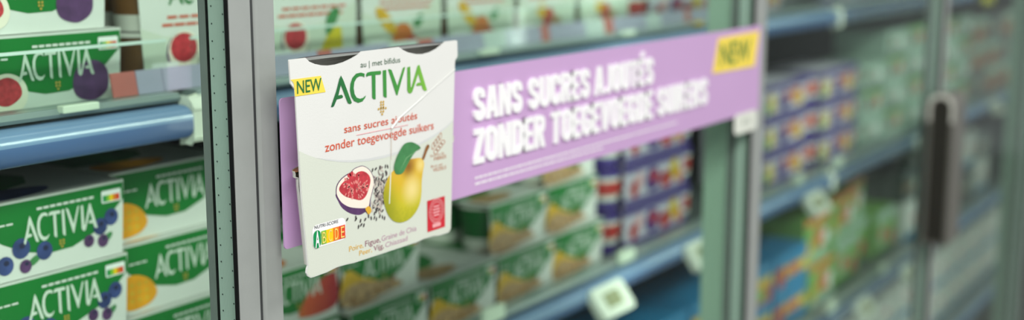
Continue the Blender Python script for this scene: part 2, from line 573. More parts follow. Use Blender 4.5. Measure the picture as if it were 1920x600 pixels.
# ------------------------------------------------------------------ glass doors
PITCHX = 0.8816
ZB, ZT = 0.16, 1.96
spm = bpy.data.materials.new('spacer_bar')
spm.use_nodes = True
_nt = spm.node_tree
_b = _nt.nodes['Principled BSDF']
_b.inputs['Roughness'].default_value = 0.4
_b.inputs['Metallic'].default_value = 0.1
_b.inputs['Base Color'].default_value = (lin(192), lin(216), lin(204), 1)
_tc = _nt.nodes.new('ShaderNodeTexCoord')
_wv = _nt.nodes.new('ShaderNodeTexWave')
_wv.bands_direction = 'Y'
_wv.inputs['Scale'].default_value = 260
_bp = _nt.nodes.new('ShaderNodeBump')
_bp.inputs['Strength'].default_value = 0.25
_bp.inputs['Distance'].default_value = 0.0005
_nt.links.new(_tc.outputs['Object'], _wv.inputs['Vector'])
_nt.links.new(_wv.outputs['Fac'], _bp.inputs['Height'])
_nt.links.new(_bp.outputs['Normal'], _b.inputs['Normal'])
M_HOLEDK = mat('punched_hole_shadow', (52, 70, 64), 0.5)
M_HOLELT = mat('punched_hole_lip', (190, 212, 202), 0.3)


M_GROOVE = mat('charcoal_groove_shade', (58, 61, 61), 0.6)


def door(n, xl):
    """xl: left end of this door's stile (facet A). The glass runs to the right of it."""
    o = link('door_%d' % n, None, None, (xl, 0, ZB))
    o['kind'] = 'structure'
    o['label'] = ['', 'glass door left of the near aluminium post', 'glass door that carries the lilac banner', 'glass door right of the banner, ending at the dark handle', 'far glass door beyond the dark handle', 'farthest glass door at the right edge', 'last glass door out of sight'][n]
    org = (xl, 0, ZB)
    a0, a1, b1 = xl - 0.0077, xl + 0.0123, xl + 0.0394
    # stile: raised flat facet, then a concave groove rising to the second facet
    pr = [(xl + 0.004, 0.026), (xl + 0.004, -0.0006), (a0, -0.0006), (a0, -0.0035), (a0 + 0.0008, -0.0045), (a1 - 0.0008, -0.0045), (a1, -0.0035), (a1, 0.006)]
    pr[-1] = (a1, 0.014)
    pr += [(a1 + 0.0070, 0.014), (a1 + 0.0070, 0.0030), (a1 + 0.0075, 0.0014), (a1 + 0.0088, 0.0004), (a1 + 0.0105, 0.0)]
    pr += [(b1 - 0.001, 0.0), (b1, 0.001), (b1, 0.026)]
    st = MB().zprofile(pr[::-1], ZB, ZT, M_ALU).build('stile', o, org)
    MB().zprofile([(a1, 0.0005), (a1 + 0.0025, -0.0012), (a1 + 0.0050, -0.0010), (a1 + 0.0066, 0.0006), (a1 + 0.0069, 0.0030), (a1 + 0.0069, 0.0138), (a1, 0.0138)], ZB, ZT, M_GROOVE).build('groove_shade_strip', o, org)  # dark filler strip stands for the shade in the groove
    MB().box(a0 - 0.0006, a0, -0.0042, -0.0006, ZB, ZT, M_BLACK).build('side_gasket', o, org)
    g0, g1 = b1, xl + PITCHX - 0.0005
    MB().box(g0, g1, 0.0002, 0.0040, ZB + 0.003, ZT, M_GLASS).build('front_pane', o, org)
    MB().box(g0, g1, 0.0203, 0.0243, ZB + 0.003, ZT, M_GLASS).build('rear_pane', o, org)
    sp = MB().box(g1 - 0.0015, g1 - 0.0002, 0.0041, 0.0202, ZB + 0.003, ZT, spm).build('spacer_bar', o, org)
    hb = MB()
    if n <= 2:
        xx = g1 - 0.0016
        k = 0
        z = 0.90
        while z < 1.50:
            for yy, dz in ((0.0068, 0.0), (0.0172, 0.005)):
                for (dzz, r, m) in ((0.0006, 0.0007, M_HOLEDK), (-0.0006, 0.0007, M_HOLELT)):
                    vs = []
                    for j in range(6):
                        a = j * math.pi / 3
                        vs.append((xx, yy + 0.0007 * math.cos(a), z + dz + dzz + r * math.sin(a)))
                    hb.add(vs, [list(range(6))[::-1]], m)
            z += 0.0115
            k += 1
        h = hb.build('punched_holes', sp, org)
        h['kind'] = 'stuff'
    MB().zprofile([(g1 - 0.0060, -0.0004), (g1 + 0.0034, -0.0004), (g1 + 0.0034, 0.0275), (g1, 0.0275), (g1, 0.0001), (g1 - 0.0060, 0.0001)], ZB + 0.003, ZT, M_BLACK).build('edge_seal', o, org)
    MB().box(g1 - 0.0012, g1 + 0.0, 0.0244, 0.0300, ZB + 0.003, ZT, M_SEAL).build('gasket', o, org)
    return o


for n in range(6):
    door(n + 1, -0.0520 + (n - 1) * PITCHX)
hinge = None

# pocket handle on the third door
hx0, hx1, hz0, hz1 = 1.640, 1.728, 0.848, 1.122
d3 = bpy.data.objects['door_3']
hd = MB()
prof = [(-0.046, hz0), (-0.046, hz1 - 0.018), (-0.041, hz1 - 0.006), (-0.030, hz1), (-0.0165, hz1), (-0.006, hz1 - 0.006), (-0.001, hz1 - 0.018), (-0.001, hz0)]
M_HAND = mat('grey_handle', (112, 110, 102), 0.35, 0.2, 0.05)
M_HANDIN = mat('handle_recess_shade', (42, 40, 32), 0.5, 0.1, 0.05)  # dark plate colour paints the shade inside the hollow grip
hd.xprofile([(y, z) for y, z in prof], hx0 + 0.004, hx1, M_HAND)
ho = hd.build('handle', d3, tuple(d3.location))
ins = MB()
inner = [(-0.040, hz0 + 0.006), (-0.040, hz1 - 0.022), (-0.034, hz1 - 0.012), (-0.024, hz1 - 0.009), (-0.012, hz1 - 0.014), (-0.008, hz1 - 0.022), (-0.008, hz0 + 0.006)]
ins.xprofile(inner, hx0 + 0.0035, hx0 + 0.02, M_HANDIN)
ins.build('grip_recess_shade', ho, tuple(d3.location))
M_HRIM = mat('handle_rim_lit_tone', (226, 226, 214), 0.3, 0.1)  # lit top edge of the grey handle, put in as a paler colour
rim = MB()
po = prof[1:7]
pi_ = inner[1:6]
arc_o = [(-0.046, hz1 - 0.05)] + prof[1:7] + [(-0.001, hz1 - 0.05)]
arc_i = [(-0.041, hz1 - 0.05), (-0.041, hz1 - 0.021), (-0.036, hz1 - 0.011), (-0.027, hz1 - 0.007), (-0.019, hz1 - 0.007), (-0.010, hz1 - 0.011), (-0.006, hz1 - 0.021), (-0.006, hz1 - 0.05)]
rim.xprofile(arc_o + arc_i[::-1], hx0, hx0 + 0.004, M_HRIM)
rim.build('handle_rim', ho, tuple(d3.location))

# ------------------------------------------------------------------ shelves with price rails
SHELF = {'upper': 1.262, 'middle': 0.946, 'lower': 0.652, 'bottom': 0.36}
SEG = [(-1.04, 0.086), (0.106, 1.70), (1.725, 3.45), (3.47, 6.28)]
SEGN = ['at the left edge', 'behind the banner', 'behind the dark handle', 'at the far end']


def shelf(level, zs, si):
    x0, x1 = SEG[si]
    org = (x0, 0.23, zs - 0.02)
    t = thing('display_shelf', '%s grey case shelf with blue price rail %s' % (level, SEGN[si]), 'shelf', org, 'case shelves')
    MB().box(x0, x1, 0.225, 0.94, zs - 0.016, zs, M_SHELF).build('shelf_board', t, org)
    top = zs + 0.008
    MB().xprofile([(0.228, top - 0.007), (0.205, top - 0.007), (0.203, top - 0.004), (0.206, top), (0.228, top)], x0, x1, M_RAILTOP).build('rail_lip', t, org)
    f = []
    h0, h1 = top - 0.010, top - 0.038
    for k in range(17):
        a = math.radians(90 - 180 * k / 16)
        f.append((0.204 - 0.016 * math.cos(a) ** 0.8 if math.cos(a) > 0 else 0.204, (h0 + h1) / 2 + (h0 - h1) / 2 * math.sin(a)))
    f += [(0.226, h1), (0.226, h0)]
    pr_o = MB().xprofile(f, x0, x1, M_RAIL).build('price_rail', t, org)
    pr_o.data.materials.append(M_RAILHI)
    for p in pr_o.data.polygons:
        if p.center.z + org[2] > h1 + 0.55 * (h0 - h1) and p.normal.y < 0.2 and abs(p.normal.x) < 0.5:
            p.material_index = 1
        p.use_smooth = abs(p.normal.x) < 0.5 and p.normal.y < 0.2 and len(p.vertices) == 4
    return t


for si in range(4):
    for lv, zs in SHELF.items():
        shelf(lv, zs, si)
for lv, zs in (('upper', 1.262), ('middle', 0.946)):
    for x in (0.087, 1.701):
        o = MB().xprofile([(0.198, zs + 0.004), (0.188, zs - 0.004), (0.188, zs - 0.030), (0.194, zs - 0.034), (0.205, zs - 0.034), (0.205, zs + 0.004)], x, x + 0.018, M_WHITE).build('shelf_bracket', None, (x, 0.196, zs - 0.034), bevel=0.002)
        tag(o, 'white bracket between the %s shelf rails %s' % (lv, 'beside the near post' if x < 1 else 'in the middle of the third door'), 'bracket', 'shelf brackets')

# clear riser on the upper shelf, one per shelf length
for si in range(3):
    x0, x1 = SEG[si]
    x0 += 0.004
    x1 -= 0.004
    org = ((x0 + x1) / 2, 0.214, 1.266)
    t = thing('clear_riser', 'clear acrylic riser along the upper shelf edge %s' % SEGN[si], 'shelf riser', org, 'shelf risers')
    MB().box(x0, x1, 0.2135, 0.2155, 1.2702, 1.3125, M_ACRYL).build('sheet', t, org)
    MB().box(x0, x1, 0.2130, 0.2160, 1.3125, 1.3150, M_ACRYLEDGE).build('top_edge', t, org)

# promotional strips behind the riser
M_PALEL = mat('pale_lilac_strip', (196, 182, 214), 0.22, 0, 0.04, 20, coat=0.6)
M_PINKS = mat('salmon_strip', (222, 120, 118), 0.22, 0, 0.06, 20, coat=0.6)
M_WHS = mat('white_strip', (228, 226, 232), 0.22, 0, 0.04, 20, coat=0.6)
xs = 0.030
cyc = [(0.026, M_PINKS, 'salmon'), (0.028, M_PALEL, 'lilac'), (0.07, M_PALEL, 'pale lilac'), (0.045, M_WHS, 'white'), (0.08, M_PALEL, 'lilac'), (0.02, M_PINKS, 'narrow salmon'), (0.09, M_PALEL, 'long lilac'), (0.05, M_WHS, 'white')]
k = 0
while xs < 1.30:
    w, m, cn = cyc[k % len(cyc)]
    if True:
        org = (xs, 0.219, 1.2705)
        mb = MB().add([(xs, 0.219, 1.2705), (xs + w - 0.001, 0.219, 1.2705), (xs + w - 0.001, 0.2225, 1.2900), (xs, 0.2225, 1.2900), (xs, 0.2205, 1.2705), (xs + w - 0.001, 0.2205, 1.2705), (xs + w - 0.001, 0.224, 1.2900), (xs, 0.224, 1.2900)],
                      [(0, 1, 2, 3), (7, 6, 5, 4), (3, 2, 6, 7), (0, 3, 7, 4), (1, 5, 6, 2), (0, 4, 5, 1)], m)
        o = mb.build('shelf_strip', None, org)
        tag(o, '%s price strip card, %s from the left on the upper shelf edge' % (cn, ORDW[k]), 'shelf strip', 'price strip cards')
    xs += w
    k += 1


# price tags and clips on the rails
def price_tag(x, z, lab, w=0.085, tilt=0.62, y=0.178):
    t = thing('price_tag', lab, 'price tag', (x, y, z), 'electronic price tags')
    body = MB()
    body.prism(rrect(-w / 2, w / 2, -0.022, 0.022, 0.007), -0.006, 0.006, M_WHITE)
    o = body.build('housing', t, bevel=0.002)
    s = MB()
    s.prism(rrect(-w * 0.26, w * 0.22, -0.010, 0.011, 0.002), -0.0068, -0.0061, M_LCD)
    s.build('display', t)
    cl = MB().box(-w * 0.3, w * 0.3, 0.006, 0.012, -0.012, 0.012, M_WHITE).build('mount', t)
    t.rotation_euler = (-tilt, 0, 0)
    return t


for x, z, lab in ((0.797, 0.920, 'white electronic price tag with grey display, in front of the green packs'),
                  (1.085, 0.922, 'white electronic price tag half hidden by the green post'),
                  (1.590, 0.910, 'white price tag above the blue and orange packs past the banner'),
                  (2.30, 0.922, 'white price tag on the middle rail close to the dark handle'),
                  (1.915, 0.628, 'white price tag on the lower rail under the orange packs'),
                  (2.24, 0.628, 'white price tag on the lower rail left of the far post'),
                  (3.02, 0.93, 'white price tag right of the dark handle, beyond the far post')):
    price_tag(x, z, lab)


def clip(x, z, lab, w=0.034, m=None):
    hh = 0.0105 if z > 1.2 else 0.022
    w = w if z > 1.2 else 0.042
    t = tag(MB().box(x - w / 2, x + w / 2, 0.1985, 0.2065, z + 0.0045, z + hh, m or mat('pale_green_plastic', (214, 226, 208), 0.4)).build('rail_clip', None, (x, 0.2025, z + 0.0045), bevel=0.001), lab, 'clip', 'clips on the shelf rails')
    return t


clip(-0.018, 1.262, 'pale clip on the upper rail under the green fig pack')
clip(0.545, 1.262, 'pale green clip on the upper rail above the banner lettering')
clip(0.880, 1.262, 'pale green clip on the upper rail above the word AJOUTÉS')
clip(1.105, 1.262, 'small yellow clip on the upper rail near the green post', 0.018, M_YEL2)
clip(0.552, 0.946, 'white clip on the middle rail below the cereal packs')
clip(0.885, 0.946, 'white clip on the middle rail below the purple packs')
clip(1.770, 0.946, 'white clip on the middle rail below the far purple packs, right one')
clip(1.555, 0.946, 'white clip on the middle rail below the far purple packs, left one')
clip(2.115, 0.652, 'white clip on the lower rail below the lime packs')
clip(1.770, 0.652, 'white clip on the lower rail below the blue packs')


# ================================================================== THE BANNER
YBN = -0.0085
q = lambda x, y, Y=YBN: (lambda p: (p.x, p.z))(at(x, y, Y))
bx0 = q(525, 186)[0]
bx1 = q(1428, 47)[0]
bz1 = q(700, 158.0)[1]
bz0 = q(1000, 331)[1]
BO = ((bx0 + bx1) / 2, YBN, bz0)
ban = thing('promotional_banner', 'lilac promotional banner with white block lettering across the glass door', 'banner', BO)
MB().prism(rrect(bx0, bx1, bz0, bz1, 0.003), YBN, YBN + 0.0012, M_LILAC).build('card', ban, BO)
mb = MB()
yl = YBN - 0.0022
xa = q(889, 200, yl)[0]
for body, xe, yb, yt in (('SANS SUCRES AJOUTÉS', q(1226, 130, yl)[0], 228, 166), ('ZONDER TOEGEVOEGDE SUIKERS', q(1327, 180, yl)[0], 309, 243)):
    zb_ = q(890, yb, yl)[1]
    block_text(mb, body, xa, xe, zb_, q(890, yt, yl)[1] - zb_, yl, M_WHITEINK, 0.002)
mb.build('lettering', ban, BO)
mb = MB()
rr = random.Random(3)
for row in range(2):
    x = q(890, 340)[0]
    z = q(890, 336 + row * 11)[1]
    xe = q(1262 if row == 0 else 1130, 260)[0]
    while x < xe:
        w = rr.uniform(0.003, 0.009)
        mb.flat([(x, z), (x + w, z), (x + w, z + 0.0016), (x, z + 0.0016)], YBN - 0.0004, M_WHITEINK)
        x += w + 0.0012
mb.build('small_print', ban, BO)
mb = MB()
py = YBN - 0.0008
mb.prism([q(1337, 138, py), q(1415, 124, py), q(1424, 58, py), q(1348, 72, py)], py, YBN - 0.0001, M_YELLOW)
ye = mb.build('yellow_flash', ban, BO)
mb = MB()
xa = q(1350, 120, py)[0]
xb = q(1406, 110, py)[0]
mb.text('NEW', xa, q(1350, 125, py)[1], py - 0.0004, mat('olive_green_ink', (84, 132, 56), 0.5), height=q(1350, 82, py)[1] - q(1350, 125, py)[1], width=xb - xa, off=0.014)
mb.build('flash_lettering', ye, BO)

# little white card hanging under the right end
tx0, tx1 = q(1374, 215)[0], q(1415, 210)[0]
tz1 = q(1395, 210)[1]
tz0 = q(1395, 247)[1]
co = ((tx0 + tx1) / 2, YBN - 0.002, tz0)
wc = thing('hanging_card', 'small white rounded card hanging under the right end of the banner', 'card', co)
MB().prism(rrect(tx0, tx1, tz0, tz1, 0.007), YBN - 0.003, YBN - 0.002, M_WHITE).build('card', wc, co)
mb = MB()
xm = (tx0 + tx1) / 2
mb.text('V', xm - 0.011, tz0 + 0.008, YBN - 0.0034, mat('grey_green_ink', (150, 160, 148), 0.5), height=0.010, off=0.01)
mb.text('23', xm + 0.002, tz0 + 0.008, YBN - 0.0034, mat('pale_grey_ink', (196, 200, 192), 0.5), height=0.010, off=0.01)
mb.build('card_print', wc, co)

# ================================================================== THE DISPLAY PACK
g = lambda x, y, Y=YP: (lambda p: (p.x, p.z))(at(x, y, Y))
PO = (g(700, 480)[0], YP + 0.012, g(700, 480)[1])
pk = thing('display_pack', 'white yogurt display pack with fig and pear print fixed to the lilac banner', 'yogurt pack', PO)
outline = [(542, 114), (543, 112), (573, 108.5), (580, 115.5), (590, 119.8), (603, 122.5), (616, 123), (630, 121), (645, 116.5), (660, 109.5), (672, 102.5), (678, 96.5),
           (748, 88.2), (756, 94), (766, 98.5), (780, 101.5), (793, 101.5), (806, 98), (818, 92), (828, 84.5), (835, 78),
           (855, 75.5), (857.5, 77), (858, 106), (853.5, 113), (853, 120), (845.5, 405), (845, 428), (842.5, 434.5), (838, 437),
           (822, 442), (812, 443), (795, 448), (782, 454), (664, 493), (650, 496), (632, 501), (612, 511), (590, 519), (583, 521), (577.5, 518), (574.5, 512), (575, 505), (577, 499),
           (565, 372), (553.5, 168), (545, 157)]
OUT = [g(*p) for p in outline]
MB().prism(OUT, YP, YP + 0.0011, M_CARD).build('carton_front', pk, PO)
mb = MB()
# pale lower field bounded by a smile-shaped swoosh
sw = [(560.5, 283), (575, 290), (592, 296), (612, 300.5), (635, 303.5), (660, 304.5), (690, 302), (720, 296), (752, 287), (785, 273), (815, 256), (836, 240), (849.7, 227)]
lo = [(845.5, 405), (845, 428), (842.5, 433.5), (838, 436), (822, 441), (812, 442), (795, 447), (782, 453), (664, 492), (650, 495), (632, 500), (612, 510), (590, 518), (583.5, 519.5), (578.5, 517), (576, 511.5), (576.5, 505), (578, 499), (566, 372)]
mb.flat([g(*p) for p in sw + lo], YP - 0.0002, M_CARDG)
mb.build('lower_field', pk, PO)
M_SWOOSH = mat('swoosh_grey_print', (214, 217, 215), 0.55, 0, 0.02)
mb = MB()
mb.flat([g(*p) for p in sw[2:]] + [g(x, y - 5 * math.sin(math.pi * k / (len(sw) - 2)) ** 0.5) for k, (x, y) in enumerate(sw[2:])][::-1], YP - 0.0003, M_SWOOSH)
mb.build('swoosh', pk, PO)
# yellow flash folded round the left edge
mb = MB()
mb.flat([g(544, 149.5), g(601, 142), g(605, 156), g(610, 172.5), g(552.5, 181), g(550.5, 157), g(548, 153)], YP - 0.0003, M_YELLOW)
fo = mb.build('yellow_flash', pk, PO)
mb = MB()
xa, xb = g(556, 175)[0], g(602, 165)[0]
mb.text('NEW', xa, g(556, 176)[1], YP - 0.0006, M_NEWG, height=g(556, 152)[1] - g(556, 176)[1], width=xb - xa, off=0.008)
mb.build('flash_lettering', fo, PO)
# lettering
M_LOGO = ramp_mat('logo_green_print', 0, LX0 - PO[0], LX1 - PO[0], [(0.0, (26, 100, 56)), (0.35, (52, 140, 62)), (0.7, (66, 150, 60)), (1.0, (128, 192, 62))], 0.5, 0.35, 90)
mb = MB()
logo(mb, LX0, LX1, LZ0, LZ1, YP - 0.0004, M_LOGO)
mb.build('brand_lettering', pk, PO)


def line(mb, body, px0, px1, base, cap, m, off=0.0, y=YP - 0.0004):
    """text whose baseline starts at pixel px0,base and ends under px1; cap: pixel height of a capital there"""
    xa, z0 = g(px0, base)
    z1 = g(px0, base - cap)[1]
    xb = g(px1, base)[0]
    return mb.text(body, xa, z0, y, m, height=z1 - z0, width=xb - xa, off=off)


mb = MB()
line(mb, 'au | met bifidus', 675.5, 750, 126.5, 10.5, mat('grey_green_small_ink', (92, 118, 98), 0.5))
mb.build('upper_line', pk, PO)
mb = MB()
for k, (cnt, yy) in enumerate(((2, 191), (2, 196), (2, 201), (4, 203.5), (2, 209), (1, 214))):
    for j in range(cnt):
        p = g(716 + (j - (cnt - 1) / 2) * 4.4, yy - (j - (cnt - 1) / 2) * 0.6)
        mb.disc(p[0], p[1], 0.00105, 0.0009, YP - 0.0004, M_GOLD, 8)
mb.build('gold_dots', pk, PO)
mb = MB()
line(mb, 'sans sucres ajoutés', 645, 782, 249.5, 14.5, M_ORANGE, 0.004)
line(mb, 'zonder toegevoegde suikers', 609, 813, 285, 17, M_ORANGE, 0.004)
a, b = g(668, 254), g(765, 234)
mb.flat([a, (b[0], a[1]), (b[0], a[1] + 0.0005), (a[0], a[1] + 0.0005)], YP - 0.0004, M_PINK)
mb.build('claim_lettering', pk, PO)
mb = MB()
line(mb, 'Poire,', 654, 681, 472, 9.8, M_OATY, 0.002)
line(mb, 'Peer,', 673, 697, 479.5, 9.3, M_OATY, 0.002)
M_PLUM = mat('plum_ink', (150, 92, 112), 0.5)
M_PLUM2 = mat('pale_plum_ink', (190, 150, 172), 0.5)
line(mb, 'Figue,', 684, 713, 462.5, 10.6, M_PLUM, 0.004)
line(mb, 'Vijg,', 700, 719, 470.8, 9.8, M_PLUM, 0.004)
line(mb, 'Graine de Chia', 715, 780.5, 452.5, 9.8, M_PLUM2, 0.002)
line(mb, 'Chiazaad', 722, 763.5, 464, 9.4, M_PLUM2, 0.002)
mb.build('flavour_lettering', pk, PO)

# fig
z3 = lambda pts: [g(615 + x / 4.0, 290 + y / 4.0) for x, y in pts]
M_SHAD = None
mb = MB()
mb.flat(smooth_loop(z3([(58, 290), (75, 350), (105, 400), (160, 438), (220, 452), (262, 440), (300, 400), (280, 300), (150, 250)])), YP - 0.0003, M_FIGSKIN)
mb.flat(smooth_loop(z3([(165, 132), (190, 106), (222, 90), (258, 82), (302, 105), (332, 150), (346, 205), (334, 270), (318, 335), (316, 395), (318, 428), (300, 447), (282, 432), (262, 408), (215, 408), (150, 398), (95, 365), (62, 310), (56, 270), (64, 225), (92, 183), (132, 150)])), YP - 0.0004, M_FIGSKIN)
mb.flat(smooth_loop(z3([(167, 136), (192, 110), (224, 94), (258, 87), (299, 109), (328, 153), (340, 205), (328, 270), (311, 335), (300, 390), (270, 400), (215, 400), (152, 390), (99, 358), (66, 308), (61, 270), (69, 228), (96, 187), (134, 156)])), YP - 0.0005, M_FIGCREAM)
mb.flat(smooth_loop(z3([(166, 152), (186, 160), (220, 130), (262, 124), (300, 150), (314, 192), (302, 250), (278, 312), (240, 340), (185, 330), (125, 312), (82, 272), (86, 235), (118, 198), (150, 182)])), YP - 0.0006, M_FIGRED)
rr = random.Random(5)
M_FIGPINK = mat('fig_pink_seed_print', (236, 148, 140), 0.5)
for k in range(70):
    a = rr.uniform(0, 6.283)
    d = rr.uniform(0.25, 1.0)
    p = z3([(198 + 100 * d * math.cos(a), 235 + 92 * d * math.sin(a))])[0]
    mb.disc(p[0], p[1], 0.0014, 0.0006, YP - 0.0007, M_FIGPINK, 6, -a)
mb.flat(smooth_loop(z3([(140, 150), (165, 132), (182, 125), (180, 160), (165, 172), (148, 170)])), YP - 0.0007, M_FIGRED)
mb.flat(smooth_loop(z3([(275, 405), (300, 385), (318, 405), (318, 428), (300, 447), (288, 432)])), YP - 0.0007, M_OATY)
mb.build('fig_print', pk, PO)
# seeds
M_SEED = mat('dark_seed_print', (66, 60, 62), 0.5)
M_SEED2 = mat('grey_seed_print', (146, 136, 130), 0.5)
M_SEED3 = mat('pale_seed_print', (206, 196, 184), 0.5)
mb = MB()
for k in range(200):
    y = rr.gauss(290, 82)
    x = rr.gauss(385, 26) - (y - 300) * 0.06
    if y < 85 or y > 560 or x < 322 or x > 450:
        continue
    p = z3([(x, y)])[0]
    mb.disc(p[0], p[1], 0.0017, 0.00075, YP - 0.00032 - 0.000001 * k, rr.choice([M_SEED, M_SEED2, M_SEED2, M_SEED3, M_SEED3]), 6, rr.uniform(0.3, 2.6))
for x, y in ((330, 115), (355, 105), (385, 98), (443, 88), (430, 130), (140, 485), (205, 470), (205, 485), (240, 495), (275, 485), (300, 460), (320, 475), (345, 440), (385, 460), (420, 475), (225, 540), (245, 525), (265, 528), (360, 410), (405, 420)):
    p = z3([(x, y)])[0]
    mb.disc(p[0], p[1], 0.0017, 0.0008, YP - 0.0006, M_SEED, 6, rr.uniform(0.6, 2.2))
mb.build('seed_print', pk, PO)
# pear with leaf
z4 = lambda pts: [g(700 + x * 0.3, 250 + y * 0.3) for x, y in pts]
pr_ = smooth_loop(z4([(250, 157), (298, 155), (314, 190), (306, 240), (299, 300), (297, 370), (286, 440), (256, 500), (215, 540), (165, 557), (120, 545), (85, 500), (63, 430), (60, 370), (75, 310), (97, 262), (130, 225), (180, 188), (220, 164)]))
pz = [p[1] for p in pr_]
M_PEAR = ramp_mat('pear_print', 2, min(pz) - PO[2], max(pz) - PO[2], [(0.0, (176, 176, 30)), (0.3, (206, 196, 40)), (0.65, (222, 186, 44)), (1.0, (226, 178, 62))], 0.5, 0.35, 420)
mb = MB()
mb.flat(pr_, YP - 0.0006, M_PEAR)
def blotch(m, centre, radius, colour, amount):
    """a soft printed patch: mixes a colour into the print round a point of the artwork"""
    nt = m.node_tree
    b = nt.nodes['Principled BSDF']
    old = b.inputs['Base Color'].links[0].from_socket
    tc = nt.nodes.new('ShaderNodeTexCoord')
    vm = nt.nodes.new('ShaderNodeVectorMath')
    vm.operation = 'DISTANCE'
    vm.inputs[1].default_value = (centre[0] - PO[0], YP - 0.0006 - PO[1], centre[1] - PO[2])
    nt.links.new(tc.outputs['Object'], vm.inputs[0])
    mr = nt.nodes.new('ShaderNodeMapRange')
    mr.interpolation_type = 'SMOOTHSTEP'
    mr.inputs['From Min'].default_value = 0.0
    mr.inputs['From Max'].default_value = radius
    mr.inputs['To Min'].default_value = amount
    mr.inputs['To Max'].default_value = 0.0
    nt.links.new(vm.outputs['Value'], mr.inputs['Value'])
    mx = nt.nodes.new('ShaderNodeMix')
    mx.data_type = 'RGBA'
    mx.inputs[7].default_value = [lin(v) for v in colour] + [1]
    nt.links.new(mr.outputs[0], mx.inputs[0])
    nt.links.new(old, mx.inputs[6])
    nt.links.new(mx.outputs[2], b.inputs['Base Color'])


blotch(M_PEAR, z4([(58, 400)])[0], 0.022, (150, 158, 22), 0.8)
blotch(M_PEAR, z4([(80, 520)])[0], 0.022, (140, 146, 18), 0.8)
blotch(M_PEAR, z4([(215, 205)])[0], 0.013, (140, 92, 30), 0.95)
blotch(M_PEAR, z4([(238, 350)])[0], 0.016, (246, 226, 150), 0.85)
blotch(M_PEAR, z4([(293, 195)])[0], 0.009, (246, 226, 140), 0.8)
mb.flat(smooth_loop(z4([(300, 160), (314, 115), (325, 82), (336, 69), (346, 80), (330, 115), (313, 160)])), YP - 0.0008, M_STEM)
po_ = mb.build('pear_print', pk, PO)
mb = MB()
mb.flat(smooth_loop(z4([(132, 248), (124, 210), (140, 150), (165, 100), (190, 65), (230, 54), (268, 68), (290, 92), (262, 110), (235, 145), (205, 200), (180, 245), (152, 256)])), YP - 0.0009, M_LEAF)
mb.flat(z4([(150, 250), (200, 150), (285, 92), (204, 154)]), YP - 0.0010, mat('leaf_vein_print', (120, 172, 118), 0.5))
mb.build('leaf_print', po_, PO)
# score badge
z5 = lambda x, y: g(570 + x / 6.0, 400 + y / 6.0)
L = z5(90, 300)[0]
Rr = z5(466, 200)[0]
zt = z5(300, 83)[1]
zb = z5(300, 338)[1]
mb = MB()
mb.flat(rrect(L, Rr, zb, zt, 0.0045), YP - 0.0004, M_WHITEINK)
bd = mb.build('score_badge', pk, PO)
barz1, barz0 = z5(190, 200)[1], z5(190, 352)[1]
mb = MB()
xsq = [z5(x, 250)[0] for x in (186, 243, 320, 388, 457)]
for k in range(4):
    mb.flat([(xsq[k], barz0), (xsq[k + 1], barz0), (xsq[k + 1], barz1), (xsq[k], barz1)], YP - 0.0007, M_NS[k + 1])
ax0, ax1 = z5(97, 290)[0], z5(181, 290)[0]
az1, az0 = z5(138, 190)[1], z5(138, 392)[1]
mb.flat(rrect(ax0, ax1, az0, az1, (ax1 - ax0) * 0.48), YP - 0.0008, M_NS[0])
mb.text('A', (ax0 + ax1) / 2, (az0 + az1) / 2 - 0.0059, YP - 0.0011, M_WHITEINK, height=0.0118, width=(ax1 - ax0) * 0.60, off=0.02, align='C')
M_PALEINK = mat('pale_cream_ink', (250, 220, 120), 0.5)
for k, ch in enumerate('BCDE'):
    mb.text(ch, (xsq[k] + xsq[k + 1]) / 2, (barz0 + barz1) / 2 - 0.0040, YP - 0.0011, M_PALEINK, height=0.0080, width=(xsq[2] - xsq[1]) * 0.50, off=0.0, align='C')
xa, zz = z5(112, 178)
mb.text('NUTRI-SCORE', xa, zz, YP - 0.0007, M_INK, height=z5(112, 142)[1] - zz, width=z5(378, 110)[0] - xa, off=0.0)
mb.build('score_print', bd, PO)
# red quality stamp
mb = MB()
c = [g(800, 378), g(833, 366), g(833, 424), g(800, 436.5)]
x0, x1 = c[0][0], c[1][0]
z1, z0 = (c[0][1] + c[1][1]) / 2, (c[2][1] + c[3][1]) / 2
mb.flat([(x0, z0), (x1, z0), (x1, z1), (x0, z1)], YP - 0.0005, M_RED)
cxm, czm = (x0 + x1) / 2, z0 + (z1 - z0) * 0.61
M_STAMP = mat('stamp_pink_ink', (238, 170, 172), 0.5)
R0 = (x1 - x0) * 0.42


def ring(mb, cx, cz, r1, r0, y, m, n=28, sq=1.0):
    vs, fs = [], []
    for k in range(n):
        a = 2 * math.pi * k / n
        vs += [(cx + r1 * math.cos(a), y, cz + sq * r1 * math.sin(a)), (cx + r0 * math.cos(a), y, cz + sq * r0 * math.sin(a))]
    for k in range(n):
        j = (k + 1) % n
        fs.append((2 * k, 2 * j, 2 * j + 1, 2 * k + 1))
    mb.add(vs, fs, m)


ring(mb, cxm, czm, R0, R0 * 0.94, YP - 0.0008, M_STAMP)
ring(mb, cxm, czm, R0 * 0.72, R0 * 0.67, YP - 0.0008, M_STAMP)
for k in range(22):
    a = 2 * math.pi * k / 22
    mb.disc(cxm + R0 * 0.83 * math.cos(a), czm + R0 * 0.83 * math.sin(a), R0 * 0.07, R0 * 0.05, YP - 0.0008, M_STAMP, 6, a)
for k in range(4):
    zz = czm + R0 * (-0.42 + 0.24 * k)
    hw = R0 * (0.38 + 0.1 * (k in (1, 2)))
    mb.flat([(cxm - hw, zz), (cxm + hw, zz), (cxm + hw, zz + R0 * 0.13), (cxm - hw, zz + R0 * 0.13)], YP - 0.0008, M_STAMP)
mb.flat([(cxm - R0 * 0.55, z0 + 0.0022), (cxm + R0 * 0.55, z0 + 0.0022), (cxm + R0 * 0.55, z0 + 0.0052), (cxm - R0 * 0.55, z0 + 0.0052)], YP - 0.0008, M_STAMP)
